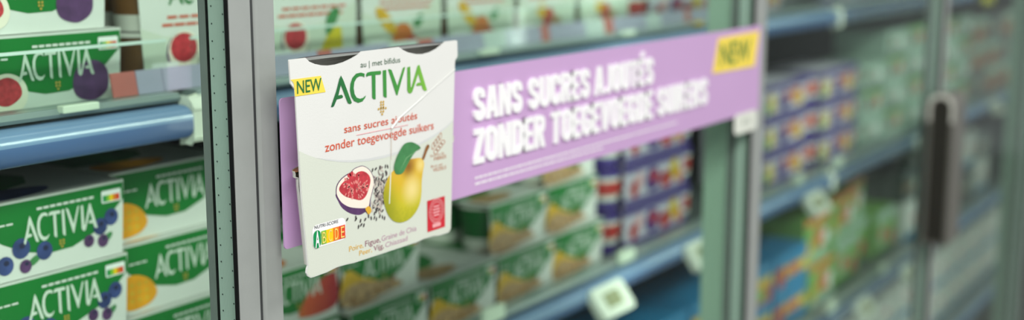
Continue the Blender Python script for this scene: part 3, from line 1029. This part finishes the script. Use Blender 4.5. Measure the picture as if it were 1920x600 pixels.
mb.build('red_stamp', pk, PO)
# wheat ear and the fibre lines
mb = MB()
e0, e1 = g(811, 283), g(831, 256)
dx, dz = e1[0] - e0[0], e1[1] - e0[1]
ang = math.atan2(dz, dx)
for k in range(4):
    for s in (-1, 1):
        t = 0.15 + 0.22 * k
        px, pz_ = e0[0] + dx * t - s * 0.0030 * math.sin(ang), e0[1] + dz * t + s * 0.0030 * math.cos(ang)
        vs, fs = [], []
        n = 12
        aa = ang + s * 0.6
        for j in range(n):
            a = 2 * math.pi * j / n
            for r in (1.0, 0.72):
                u, w = 0.0031 * r * math.cos(a), 0.0020 * r * math.sin(a)
                vs.append((px + u * math.cos(aa) - w * math.sin(aa), YP - 0.0004, pz_ + u * math.sin(aa) + w * math.cos(aa)))
        for j in range(n):
            i = (j + 1) % n
            fs.append((2 * j, 2 * i, 2 * i + 1, 2 * j + 1))
        mb.add(vs, fs, M_BROWNINK)
line(mb, 'Source de', 806, 832, 295, 5, M_BROWNINK, 0.0)
line(mb, 'FIBRES', 813, 836, 301.5, 6.5, M_BROWNINK, 0.012)
line(mb, 'Bron van', 807.5, 829, 315, 5, M_BROWNINK, 0.0)
line(mb, 'VEZELS', 811, 836, 322.5, 6.5, M_BROWNINK, 0.012)
mb.build('fibre_print', pk, PO)


# crease lines pressed into the carton
def ridge(mb, a, b, w, h, m):
    (ax, az), (bx, bz) = a, b
    l = math.hypot(bx - ax, bz - az)
    nx, nz = -(bz - az) / l * w / 2, (bx - ax) / l * w / 2
    y0, y1 = YP - 0.0006, YP - 0.0006 - h
    vs = [(ax + nx, y0, az + nz), (ax - nx, y0, az - nz), (ax, y1, az), (bx + nx, y0, bz + nz), (bx - nx, y0, bz - nz), (bx, y1, bz)]
    mb.add(vs, [(0, 2, 5, 3), (2, 1, 4, 5), (0, 1, 2), (3, 5, 4)], m)


mb = MB()
ridge(mb, g(852, 130), g(792, 182), 0.0010, 0.0003, M_CARD)
ridge(mb, g(792, 182), g(748, 221), 0.0015, 0.0006, M_CARD)
ridge(mb, g(748, 221), g(733, 241), 0.0024, 0.0007, M_CARD)
ridge(mb, g(733, 241), g(732.5, 300), 0.0008, 0.0003, M_SEED3)
ridge(mb, g(732.5, 300), g(729, 382), 0.0011, 0.0005, M_CARDG)
mb.build('crease', pk, PO)
# the four half pots behind the card
cz = [g(560, 323)[1], g(557, 110.5)[1] - 0.0020]
xl0, xr0 = g(566, 323)[0], g(848, 258)[0]
for row, zr in enumerate(cz):
    xl, xr = (xl0 - 0.0045, xr0 + 0.0045) if row == 0 else (g(548, 113)[0] + 0.004, g(857, 77)[0] - 0.004)
    w = (xr - xl) / 2
    for s in range(2):
        cxp = xl + w * (s + 0.5)
        r = w * 0.5 - (0.0 if row == 0 else 0.001)
        mb = MB()
        mb.lathe([(r * 0.82, zr - 0.066), (r * 0.94, zr - 0.010), (r * 0.94, zr - 0.004), (r, zr - 0.004), (r, zr - 0.0005)], M_POTW, cxp, YP + 0.0016, 20, 0.34, 0, math.pi)
        pot = mb.build('pot', pk, PO)
        lid = MB()
        n = 20
        vs = [(cxp, YP + 0.0016, zr)] + [(cxp + r * math.cos(math.pi * k / n), YP + 0.0016 + 0.34 * r * math.sin(math.pi * k / n), zr) for k in range(n + 1)]
        lid.add(vs, [(0, k, k + 1) for k in range(1, n + 1)], M_FOIL if row else M_STEM)
        lid.lathe([(r * 1.01, zr - 0.0006), (r * 1.01, zr + 0.0006)], M_FOILDK if row else M_POTW, cxp, YP + 0.0016, 20, 0.34, 0, math.pi)
        lid.build('foil_lid', pot, PO)
# back card that closes the pack
bk = MB().prism([g(598, 150, YP), g(815, 118, YP), g(810, 430, YP), g(615, 495, YP)], YP + 0.0172, YP + 0.0182, M_CARD)
bk.build('carton_back', pk, PO)

# ================================================================== SHELF PACKS
PW, PD = 0.137, 0.135


def pot_mesh(h, r, m_side, m_lid, key):
    nm = 'pot_' + key
    mb = MB()
    mb.lathe([(0, 0), (r * 0.80, 0), (r * 0.84, h * 0.25, m_side), (r * 0.93, h * 0.90, M_POTW), (r, h * 0.90, M_POTW), (r, h * 0.97, m_lid), (0, h * 0.97)], M_POTW, 0, 0, 16)
    o = mb.build('pot')
    me = o.data
    bpy.data.objects.remove(o)
    return me


POT_G = pot_mesh(0.0595, 0.0325, M_POTG, M_FOIL, 'g')
POT_B = pot_mesh(0.0560, 0.0325, M_POTBR, M_FOIL, 'b')
POT_P = pot_mesh(0.0600, 0.0300, M_STRAW, M_PURPLE, 'p')


def sleeve(h, w, d, m, wb=None, dt=0.0):
    """carton sleeve open at the sides: top sheet, front sheet tapering downwards, back sheet"""
    wb = wb or w * 0.93
    t = 0.0008
    mb = MB()
    vs = [(-w / 2, 0, h), (w / 2, 0, h), (w / 2, 0, h - t), (-w / 2, 0, h - t), (-w / 2, d, h), (w / 2, d, h), (w / 2, d, h - t), (-w / 2, d, h - t)]
    mb.add(vs, [(0, 1, 5, 4), (3, 7, 6, 2), (0, 3, 2, 1), (4, 5, 6, 7), (0, 4, 7, 3), (1, 2, 6, 5)], m)
    for y0, y1 in ((0, t), (d - t, d)):
        vs = [(-w / 2, y0, h), (w / 2, y0, h), (wb / 2, y0, 0), (-wb / 2, y0, 0), (-w / 2, y1, h), (w / 2, y1, h), (wb / 2, y1, 0), (-wb / 2, y1, 0)]
        mb.add(vs, [(0, 3, 2, 1), (4, 5, 6, 7), (0, 4, 7, 3), (1, 2, 6, 5), (0, 1, 5, 4), (3, 7, 6, 2)], m)
    return mb


def fruit_blob(mb, flav, side):
    """print of the flavour on the front of a green pack"""
    y = -0.0006
    if flav == 'blueberry':
        for x, z, r in ((-0.049, 0.013, 0.0075), (-0.034, 0.024, 0.0082), (-0.013, 0.018, 0.0075), (-0.031, 0.009, 0.0055), (0.030, 0.017, 0.0052), (0.042, 0.027, 0.0072), (0.0535, 0.033, 0.0072), (0.044, 0.0145, 0.0055)):
            mb.disc(x, z, r, r, y - 0.0001, M_BLUEB if r > 0.0065 else M_FIGSKIN, 14)
            mb.disc(x + 0.001, z + 0.002, r * 0.35, r * 0.3, y - 0.0003, mat('blueberry_crown_print', (38, 42, 76), 0.5), 8)
        mb.disc(-0.023, 0.012, 0.007, 0.003, y - 0.00005, M_LEAF, 10, 0.5)
        mb.disc(0.048, 0.016, 0.007, 0.003, y - 0.00005, M_LEAF, 10, 0.6)
    elif flav == 'mango':
        mb.flat(smooth_loop([(-0.066, 0.006), (-0.066, 0.030), (-0.055, 0.035), (-0.038, 0.028), (-0.030, 0.014), (-0.042, 0.005)]), y, M_MANGO)
        for i in range(3):
            for j in range(3):
                mb.disc(-0.058 + i * 0.008, 0.012 + j * 0.007, 0.0028, 0.0024, y - 0.0002, M_OATY, 8)
        mb.flat(smooth_loop([(0.048, 0.010), (0.046, 0.024), (0.056, 0.036), (0.066, 0.034), (0.064, 0.010)]), y, M_STRAW)
    elif flav == 'peach':
        mb.flat(smooth_loop([(0.006, 0.008), (0.012, 0.024), (0.030, 0.038), (0.056, 0.045), (0.0635, 0.036), (0.060, 0.008)]), y, M_PEACH)
        mb.disc(-0.045, 0.012, 0.016, 0.011, y, M_MANGO, 14)
    elif flav == 'cereal':
        mb.flat(smooth_loop([(-0.064, 0.003), (-0.066, 0.032), (-0.054, 0.040), (-0.036, 0.030), (-0.010, 0.020), (0.012, 0.010), (0.010, 0.003)]), y, M_OATY)
        mb.flat(smooth_loop([(-0.063, 0.002), (-0.062, 0.020), (-0.040, 0.024), (-0.012, 0.019), (0.020, 0.014), (0.032, 0.004)]), y - 0.0002, M_CEREAL)
        r2 = random.Random(11)
        for k in range(16):
            mb.disc(-0.055 + 0.075 * r2.random(), 0.006 + 0.012 * r2.random(), 0.004, 0.003, y - 0.0004 - 0.00001 * k, r2.choice([M_STEM, M_CEREAL, M_TAUPE]), 8, r2.random() * 3)
    elif flav == 'fig':
        mb.flat(smooth_loop([(-0.056, 0.010), (-0.058, 0.028), (-0.042, 0.034), (-0.028, 0.028), (-0.024, 0.016), (-0.030, 0.006), (-0.044, 0.004)]), y, M_FIGCREAM)
        mb.flat(smooth_loop([(-0.053, 0.013), (-0.054, 0.026), (-0.042, 0.031), (-0.032, 0.026), (-0.030, 0.016), (-0.042, 0.009)]), y - 0.0002, M_FIGRED)
        mb.flat(smooth_loop([(0.020, 0.012), (0.018, 0.022), (0.024, 0.034), (0.040, 0.038), (0.052, 0.030), (0.052, 0.014), (0.040, 0.006), (0.028, 0.007)]), y, M_FIGSKIN)


def badge(parent, x0, z0, w):
    mb = MB()
    mb.flat(rrect(x0, x0 + w, z0, z0 + w * 0.52, w * 0.06), -0.0009, M_WHITEINK)
    s = w * 0.17
    for k in range(5):
        mb.flat([(x0 + w * 0.06 + s * k, z0 + w * 0.06), (x0 + w * 0.06 + s * (k + 1), z0 + w * 0.06), (x0 + w * 0.06 + s * (k + 1), z0 + w * 0.32), (x0 + w * 0.06 + s * k, z0 + w * 0.32)], -0.0012, M_NS[k])
    return mb.build('score_badge', parent)


def halves(mb, names):
    """the left-hand and the right-hand motif of a print as two meshes"""
    out = []
    for s_ in (0, 1):
        h = MB()
        for f, m, sm in zip(mb.f, mb.m, mb.sm):
            vs = [mb.v[i] for i in f]
            c = sum(v[0] for v in vs) / len(vs)
            if (c > -0.0005) == bool(s_):
                h.add(vs, [list(range(len(vs)))], mb.mats[m], sm)
        if h.f:
            out.append((names[s_], h))
    return out


PROTO = {}


def new_proto(key, name, cat='yogurt pack'):
    t = link(name, None)
    t['category'] = cat
    PROTO[key] = [t, False]
    return t


def add_pots(t, me, d, w, h=None, two_rows=False):
    for iz in range(2 if two_rows else 1):
        for ix in (-1, 1):
            for iy in (0.25, 0.75):
                link('pot', me, t, (ix * w / 4, d * iy, 0.0006 + iz * 0.0555))


GH = 0.0625
M_PACKINK = mat('pale_grey_green_ink', (222, 231, 220), 0.45, 0, 0.02)
for fl_ in ('blueberry', 'mango', 'peach', 'cereal', 'fig'):
    t = new_proto('green_' + fl_, 'yogurt_multipack')
    sleeve(GH, PW, PD, M_CARD).build('carton_sleeve', t)
    add_pots(t, POT_G if fl_ != 'mango' else POT_G, PD, PW)
    mb = MB()
    # green field: straight top, belly-shaped lower edge
    pts = [(-PW / 2 + 0.001, GH - 0.0022), (PW / 2 - 0.001, GH - 0.0022), (PW / 2 - 0.0015, GH - 0.016), (0.052, 0.034), (0.036, 0.023), (0.014, 0.0155), (-0.008, 0.0150), (-0.030, 0.0200), (-0.050, 0.0300), (-PW / 2 + 0.003, 0.041)]
    mb.flat(pts, -0.0003, M_GREEN)
    gf = mb.build('green_field', t)
    mb = MB()
    logo(mb, -0.032, 0.039, 0.026, 0.0485, -0.0009, M_PACKINK)
    mb.text('naturel & probiotic', -0.020, 0.0515, -0.0009, M_PINK, height=0.0022, width=0.052) if False else None
    for k in range(9):
        x = -0.018 + k * 0.0062
        mb.flat([(x, 0.0515), (x + 0.0050, 0.0515), (x + 0.0050, 0.0535), (x, 0.0535)], -0.0009, M_CARD)
    for k in range(3):
        x = -0.060 + k * 0.007
        mb.flat([(x, 0.044), (x + 0.0058, 0.044), (x + 0.0058, 0.0455), (x, 0.0455)], -0.0009, M_CARD)
    for i, j in ((0, 0), (1, 0), (0, 1), (1, 1), (0.5, -1)):
        mb.disc(0.002 + i * 0.003, 0.0205 + j * 0.0025, 0.0011, 0.001, -0.0010, M_GOLD, 6)
    mb.build('brand_lettering', t)
    mb = MB()
    zt_ = GH + 0.0003
    tp = [(-PW / 2 + 0.002, 0.050), (-0.020, 0.040), (0.012, 0.052), (0.030, 0.080), (0.020, 0.120), (-PW / 2 + 0.002, 0.125)]
    mb.add([(x, y, zt_) for x, y in tp], [list(range(len(tp)))], M_GREEN)
    tb = smooth_loop([(-0.060, 0.010), (-0.030, 0.006), (0.002, 0.014), (0.012, 0.030), (-0.020, 0.042), (-0.058, 0.040)])
    mb.add([(x, y, zt_ + 0.0002) for x, y in tb], [list(range(len(tb)))], {'blueberry': M_BLUEB, 'mango': M_MANGO, 'peach': M_PEACH, 'cereal': M_CEREAL, 'fig': M_FIGSKIN}[fl_])
    mb.build('top_print', t)
    mb = MB()
    fruit_blob(mb, fl_, 0)
    for nm_, h in halves(mb, ('fruit_print', 'fruit_print')):
        h.build(nm_, t)
    badge(t, 0.0445, 0.0455, 0.020)

# tall white packs of the upper shelf
TH = 0.115
for key in ('figpear', 'orange', 'mixed'):
    t = new_proto('tall_' + key, 'tall_yogurt_pack')
    sleeve(TH, 0.143, 0.135, M_CARD, 0.132).build('carton_sleeve', t)
    add_pots(t, POT_B, 0.135, 0.140, None, True)
    mb = MB()
    mb.flat([(-0.070, 0.060), (-0.045, 0.052), (-0.01, 0.049), (0.03, 0.054), (0.068, 0.072), (0.0655, 0.001), (-0.0655, 0.001)], -0.0003, M_CARDG)
    mb.build('lower_field', t)
    mb = MB()
    logo(mb, -0.038, 0.048, 0.078, 0.100, -0.0004, M_GREEN)
    for k in range(7):
        x = -0.040 + k * 0.0135
        mb.flat([(x, 0.0665), (x + 0.011, 0.0665), (x + 0.011, 0.0690), (x, 0.0690)], -0.0004, M_ORANGE)
        mb.flat([(x - 0.006, 0.0600), (x + 0.006, 0.0600), (x + 0.006, 0.0625), (x - 0.006, 0.0625)], -0.0005, M_ORANGE)
    mb.build('brand_lettering', t)
    mb = MB()
    if key == 'figpear':
        mb.disc(-0.023, 0.036, 0.0200, 0.0190, -0.0006, M_FIGSKIN, 16)
        mb.disc(-0.022, 0.038, 0.0190, 0.0175, -0.0008, M_FIGCREAM, 16)
        mb.disc(-0.023, 0.041, 0.0155, 0.0130, -0.0010, M_FIGRED, 16)
        mb.flat(smooth_loop([(0.020, 0.012), (0.032, 0.009), (0.044, 0.014), (0.046, 0.030), (0.044, 0.046), (0.036, 0.048), (0.028, 0.044), (0.016, 0.030), (0.014, 0.020)]), -0.0006, M_PEARY)
        mb.flat(smooth_loop([(0.022, 0.040), (0.022, 0.056), (0.034, 0.066), (0.042, 0.062), (0.032, 0.046)]), -0.0010, M_LEAF)
    elif key == 'orange':
        mb.disc(-0.002, 0.030, 0.018, 0.015, -0.0006, M_ORG2, 16)
        mb.disc(0.014, 0.020, 0.014, 0.010, -0.0008, M_STRAW, 14)
        mb.disc(-0.030, 0.048, 0.022, 0.008, -0.0007, M_OATY, 14, -0.7)
        mb.disc(0.026, 0.046, 0.010, 0.006, -0.0009, M_LEAF, 12, 0.6)
    else:
        mb.disc(0.0, 0.034, 0.014, 0.014, -0.0006, M_STRAW, 16)
        mb.disc(0.018, 0.026, 0.013, 0.011, -0.0008, M_CEREAL, 14)
        mb.disc(-0.016, 0.044, 0.012, 0.010, -0.0007, M_OATY, 14)
    mb.build('fruit_print', t)
    badge(t, -0.060, 0.014, 0.030)

# purple multipacks: white card front between two coloured pots
for key in ('purple', 'purple_yellow'):
    t = new_proto(key, 'dessert_multipack', 'dessert pack')
    w, h, d = 0.200, 0.0625, 0.12
    mb = sleeve(h, w, d, mat('lilac_white_carton', (212, 204, 222), 0.5, 0, 0.03, 14), w * 0.98)
    mb.build('carton_sleeve', t)
    mb = MB()
    mb.flat([(-w / 2, h - 0.013), (w / 2, h - 0.013), (w / 2, h - 0.0002), (-w / 2, h - 0.0002)], -0.0003, M_PURPLE)
    mb.flat([(-w / 2 * 0.98, 0.001), (w / 2 * 0.98, 0.001), (w / 2 * 0.985, 0.010), (-w / 2 * 0.985, 0.010)], -0.0003, M_PURPLE)
    mb.build('purple_band', t)
    mb = MB()
    y = -0.0006
    if key == 'purple':
        mb.disc(-0.068, 0.024, 0.012, 0.013, y, M_STRAW, 14)
        mb.disc(-0.050, 0.036, 0.009, 0.010, y - 0.0001, M_PINK, 12)
        mb.disc(-0.008, 0.030, 0.024, 0.018, y, M_PURPLE, 16)
        mb.disc(-0.004, 0.033, 0.013, 0.010, y - 0.0002, M_STRAW, 12)
        mb.disc(0.036, 0.024, 0.020, 0.013, y, M_STRAW, 16)
        mb.disc(0.064, 0.036, 0.015, 0.016, y, M_YEL2, 14)
        mb.disc(0.082, 0.022, 0.010, 0.012, y - 0.0001, M_ORG2, 12)
    else:
        mb.disc(-0.066, 0.028, 0.018, 0.018, y, M_YEL2, 14)
        mb.disc(-0.082, 0.020, 0.010, 0.012, y - 0.0001, M_LIME, 12)
        mb.disc(-0.006, 0.028, 0.026, 0.018, y, M_PURPLE, 16)
        mb.disc(0.006, 0.036, 0.012, 0.009, y - 0.0002, M_STRAW, 12)
        mb.disc(0.050, 0.034, 0.022, 0.016, y, M_ORG2, 14)
        mb.disc(0.072, 0.024, 0.016, 0.013, y - 0.0001, M_YEL2, 12)
    mb.build('fruit_print', t)
    for cx in (-0.119, -0.066, 0.066, 0.119):
        mb = MB()
        mb.lathe([(0.020, 0.0006), (0.022, 0.012, M_PURPLE), (0.0225, 0.016, M_POTW), (0.0235, 0.024, M_STRAW), (0.0245, 0.044, M_POTW), (0.025, 0.050, M_PURPLE), (0.0255, 0.0615, M_PURPLE), (0, 0.0617)], M_PURPLE, cx, 0.0255, 16)
        mb.build('pot', t)


def carton(key, name, cat, w, h, d, m_body, bands, discs):
    t = new_proto(key, name, cat)
    mb = MB().prism(rrect(-w / 2, w / 2, 0, h, 0.004, 2), 0, d, m_body)
    mb.build('carton', t)
    mb = MB()
    for (z0, z1, m) in bands:
        mb.flat([(-w / 2 + 0.002, z0 * h), (w / 2 - 0.002, z0 * h), (w / 2 - 0.002, z1 * h), (-w / 2 + 0.002, z1 * h)], -0.0004, m)
    if bands:
        mb.build('colour_band', t)
    mb = MB()
    for i, (x, z, rx, rz, m) in enumerate(discs):
        mb.disc(x * w, z * h, rx * w, rz * h, -0.0008 - 0.0002 * i, m, 14)
    if discs:
        mb.build('front_print', t)


carton('teal', 'pale_dessert_pack', 'dessert pack', 0.15, 0.060, 0.12, M_TEAL, [(0.0, 0.16, M_SHELF)], [(-0.22, 0.55, 0.10, 0.20, M_TAUPE), (0.2, 0.5, 0.16, 0.2, M_WHITEINK)])
carton('tealbrown', 'pale_dessert_pack', 'dessert pack', 0.15, 0.060, 0.12, M_TEAL, [(0.82, 1.0, M_LIME)], [(-0.15, 0.5, 0.11, 0.24, mat('cocoa_print', (128, 70, 48), 0.5)), (0.22, 0.55, 0.12, 0.2, M_ORG2)])
carton('blue', 'blue_dairy_carton', 'dairy carton', 0.17, 0.074, 0.13, M_SKYB, [(0.30, 0.62, M_YEL2)], [(0.05, 0.46, 0.22, 0.15, M_ORG2), (-0.34, 0.4, 0.12, 0.28, M_STRAW)])
carton('bluered', 'blue_dairy_carton', 'dairy carton', 0.17, 0.074, 0.13, M_SKYB, [(0.0, 0.42, M_STRAW), (0.42, 0.66, M_YEL2)], [(0.15, 0.24, 0.2, 0.16, M_LIME)])
carton('lime', 'lime_snack_carton', 'snack carton', 0.15, 0.11, 0.13, M_LIME, [(0.78, 1.0, M_TEAL), (0.0, 0.16, M_DKGREEN)], [(-0.2, 0.5, 0.16, 0.22, M_TEAL), (-0.18, 0.5, 0.10, 0.15, M_ORG2), (0.25, 0.35, 0.14, 0.16, M_STRAW)])
carton('limeorange', 'lime_snack_carton', 'snack carton', 0.15, 0.09, 0.13, M_LIME, [(0.0, 0.2, M_TEAL), (0.84, 1.0, M_ORG2)], [(0.1, 0.5, 0.26, 0.26, M_ORG2), (-0.3, 0.3, 0.1, 0.2, M_YEL2), (0.3, 0.45, 0.12, 0.2, M_WHITEINK)])
carton('taupe', 'brown_dessert_box', 'dessert pack', 0.17, 0.075, 0.13, M_TAUPE, [(0.7, 1.0, M_TEAL)], [(0.0, 0.4, 0.2, 0.22, M_CEREAL), (-0.3, 0.35, 0.1, 0.2, M_STRAW)])
carton('slate', 'slate_dessert_box', 'dessert pack', 0.17, 0.075, 0.13, M_GREYB, [(0.35, 0.62, M_TAUPE)], [(0.15, 0.5, 0.16, 0.16, M_TEAL)])
carton('white', 'white_dairy_pack', 'dairy carton', 0.16, 0.10, 0.13, M_CARD, [(0.0, 0.16, M_SKYB)], [(0.0, 0.6, 0.26, 0.2, M_WHITEINK), (0.1, 0.5, 0.1, 0.08, M_STRAW)])


def place(key, x, y, z, label, group):
    p = PROTO[key]
    o = p[0] if not p[1] else copy_tree(p[0])
    p[1] = True
    o.location = (x, y, z)
    o['label'] = label
    o['group'] = group
    return o


ZU, ZM, ZL, ZK = SHELF['upper'] + 0.0005, SHELF['middle'] + 0.0005, SHELF['lower'] + 0.0005, SHELF['bottom'] + 0.0005
STEP = GH + 0.0006
ORD = ['bottom', 'second', 'third', 'top']
gm = 'green yogurt packs on the middle shelf'
# columns of green packs on the middle shelf, left to right
cols = [
    (-0.0165, 0.240, 'blueberry', 4, 'left of the mango packs', [0, 0, 0, 0]),
    (0.1275, 0.252, 'mango', 4, 'beside the near post', [0.0, 0, 0.006, 0.014]),
    (0.2690, 0.252, 'peach', 2, 'right of the near post', [0, 0]),
    (0.4070, 0.240, 'cereal', 2, 'below the hanging display pack', [0, 0.012]),
    (0.5470, 0.240, 'cereal', 1, 'uncovered, right of the display pack', [0]),
    (0.6870, 0.240, 'cereal', 2, 'second column from the purple packs', [0, 0.012]),
    (0.8180, 0.240, 'cereal', 3, 'next to the purple packs', [0, 0.010, 0.014]),
]
for x, y, fl_, n, where, dy in cols:
    for k in range(n):
        pos = 'single pack' if n == 1 else ('top of its stack' if k == n - 1 else ('bottom of its stack' if k == 0 else '%s row of its stack' % ORDW[k]))
        place('green_' + fl_, x, y + dy[k], ZM + k * STEP, 'green yogurt multipack with %s print %s, %s' % (fl_, where, pos), gm)
# rows further back, seen above the low columns
for x, n, nm in ((0.245, 3, 'peach'), (0.40, 2, 'cereal'), (0.690, 2, 'cereal')):
    for k in range(n):
        place('green_' + nm, x, 0.405, ZM + k * STEP, 'green yogurt multipack with %s print in the back row %s, %s layer' % (nm, {0.245: 'behind the near post', 0.40: 'behind the display pack', 0.690: 'under the banner'}[x], ORDW[k]), gm)
# loose green pots behind the uncovered pack
POT_L = MB()
POT_L.lathe([(0, 0), (0.026, 0), (0.027, 0.014, M_POTG), (0.0285, 0.016, M_CARD), (0.031, 0.040, M_POTG), (0.032, 0.054, M_POTW), (0.0345, 0.054, M_POTW), (0.0345, 0.058, M_FOIL), (0, 0.058)], M_POTG, 0, 0, 18)
pl = POT_L.build('yogurt_pot')
plm = pl.data
bpy.data.objects.remove(pl)
MB_L = []
names = {(0, 0): 'left pot', (1, 0): 'right pot'}
for i in range(2):
    for k in range(3):
        o = link('yogurt_pot', plm, None, (0.512 + i * 0.071, 0.43, ZM + k * 0.0585))
        tag(o, 'loose green yogurt pot behind the uncovered pack, %s column, %s from below' % (['left', 'right'][i], ORDW[k]), 'yogurt pot', 'loose yogurt pots')

# upper shelf
place('green_fig', -0.0110, 0.240, ZU, 'green yogurt multipack with fig print at the upper left', 'green yogurt packs on the upper shelf')
place('green_fig', -0.0200, 0.243, ZU + STEP, 'green yogurt multipack with fig print cut off by the top left corner', 'green yogurt packs on the upper shelf')
tl = [(0.1480, 'figpear', 'immediately left of the near post'), (0.290, 'figpear', 'immediately right of the near post'), (0.437, 'orange', 'second right of the near post'), (0.586, 'orange', 'third right of the near post'),
      (0.735, 'mixed', 'fourth right of the near post'), (0.884, 'mixed', 'fifth right of the near post')]
for x, k, w in tl:
    place('tall_' + k, x, 0.240, ZU, 'tall white yogurt pack on the upper shelf, %s' % w, 'tall white yogurt packs')
for x, nm in ((1.115, 'above the banner end'), (1.425, 'right of the green post'), (1.96, 'left of the dark handle')):
    for k in range(2):
        place('purple' if k == 0 else 'purple_yellow', x, 0.240, ZU + k * 0.063, 'purple dessert multipack on the upper shelf %s, %s' % (nm, ['lower', 'upper'][k]), 'purple dessert packs')

# middle shelf: purple packs, then pale packs
for x, key, n, nm in ((1.047, 'purple', 3, 'beside the green packs'), (1.575, 'purple_yellow', 3, 'just past the banner end'), (1.865, 'purple_yellow', 3, 'third column past the green packs')):
    for k in range(n):
        place(key, x, 0.240, ZM + k * 0.0632, 'purple dessert multipack %s, %s of three' % (nm, ['lowest', 'middle', 'topmost'][k]), 'purple dessert packs')
i = 0
for c in range(6):
    x = 2.10 + c * 0.157
    for k in range(3 if c < 1 else 4):
        place('tealbrown' if (c + k) % 2 else 'teal', x, 0.24, ZM + k * 0.0606, 'pale teal dessert pack, %s column past the purple packs, %s row from below' % (ORDW[c], ORDW[k]), 'pale dessert packs')
# lower shelf
for x, key, n, nm in ((1.10, 'blue', 2, 'under the price tag by the green post'), (1.285, 'bluered', 2, 'behind the green post'), (1.47, 'bluered', 2, 'just right of the banner post'), (1.655, 'blue', 2, 'left of the lime cartons')):
    for k in range(n):
        place(key, x, 0.245, ZL + k * 0.0745, 'blue and yellow dairy carton %s, %s' % (nm, ['lower', 'upper'][k]), 'blue dairy cartons')
for c in range(4):
    x = 1.83 + c * 0.157
    for k in range(2):
        if k == 1 and c == 3:
            continue
        place(['limeorange', 'lime', 'lime', 'lime'][c] if k == 0 else 'limeorange', x, 0.245 + [0.0, 0.0, 0.03, 0.01][c] + 0.012 * k, ZL + k * (0.0905 if c == 0 else 0.1105), 'lime and orange snack carton, %s column right of the blue cartons, %s' % (ORDW[c], ['lower', 'upper'][k]), 'lime snack cartons')
    if c in (0, 1):
        continue
for c in range(5):
    x = 2.50 + c * 0.18
    for k in range(2):
        place('slate' if (c + k) % 2 else 'white', x, 0.25, ZL + k * 0.1005, '%s carton on the lower shelf, %s column beyond the lime cartons, %s' % ('slate' if (c + k) % 2 else 'pale', ORDW[c], ['lower', 'upper'][k]), 'cartons beyond the lime ones')
# upper and middle shelf beyond the far post
for c in range(5):
    x = 2.36 + c * 0.18
    for k in range(2):
        place('taupe', x, 0.245, ZU + k * 0.0755, 'brown dessert box on the upper shelf, %s column, %s' % (ORDW[c], ['lower', 'upper'][k]), 'brown dessert boxes')
for c in range(8):
    x = 3.08 + c * 0.18
    for k in range(3):
        place('taupe' if (c + k) % 3 else 'slate', x, 0.245, ZM + k * 0.0755, '%s dessert box beyond the far post, %s column, %s row' % ('brown' if (c + k) % 3 else 'slate', ORDW[c], ORDW[k]), 'boxes beyond the far post')
# bottom shelf, lower right
for c in range(12):
    x = 1.95 + c * 0.17
    for k in range(2):
        place('white', x, 0.245, ZK + k * 0.1005, 'white dairy pack with blue foot on the bottom shelf, %s column, %s' % (ORDW[c], ['lower', 'upper'][k]), 'white dairy packs')
# yellow sign above the far post
ys = MB().prism(rrect(2.74, 2.86, 1.225, 1.29, 0.008), 0.165, 0.168, mat('bright_yellow_card', (240, 226, 30), 0.5)).build('yellow_sign', None, (2.8, 0.166, 1.225))
tag(ys, 'bright yellow card on the upper rail right of the far post', 'sign')
for k, p in PROTO.items():
    if not p[1]:
        for ch in list(p[0].children):
            bpy.data.objects.remove(ch)
        bpy.data.objects.remove(p[0])
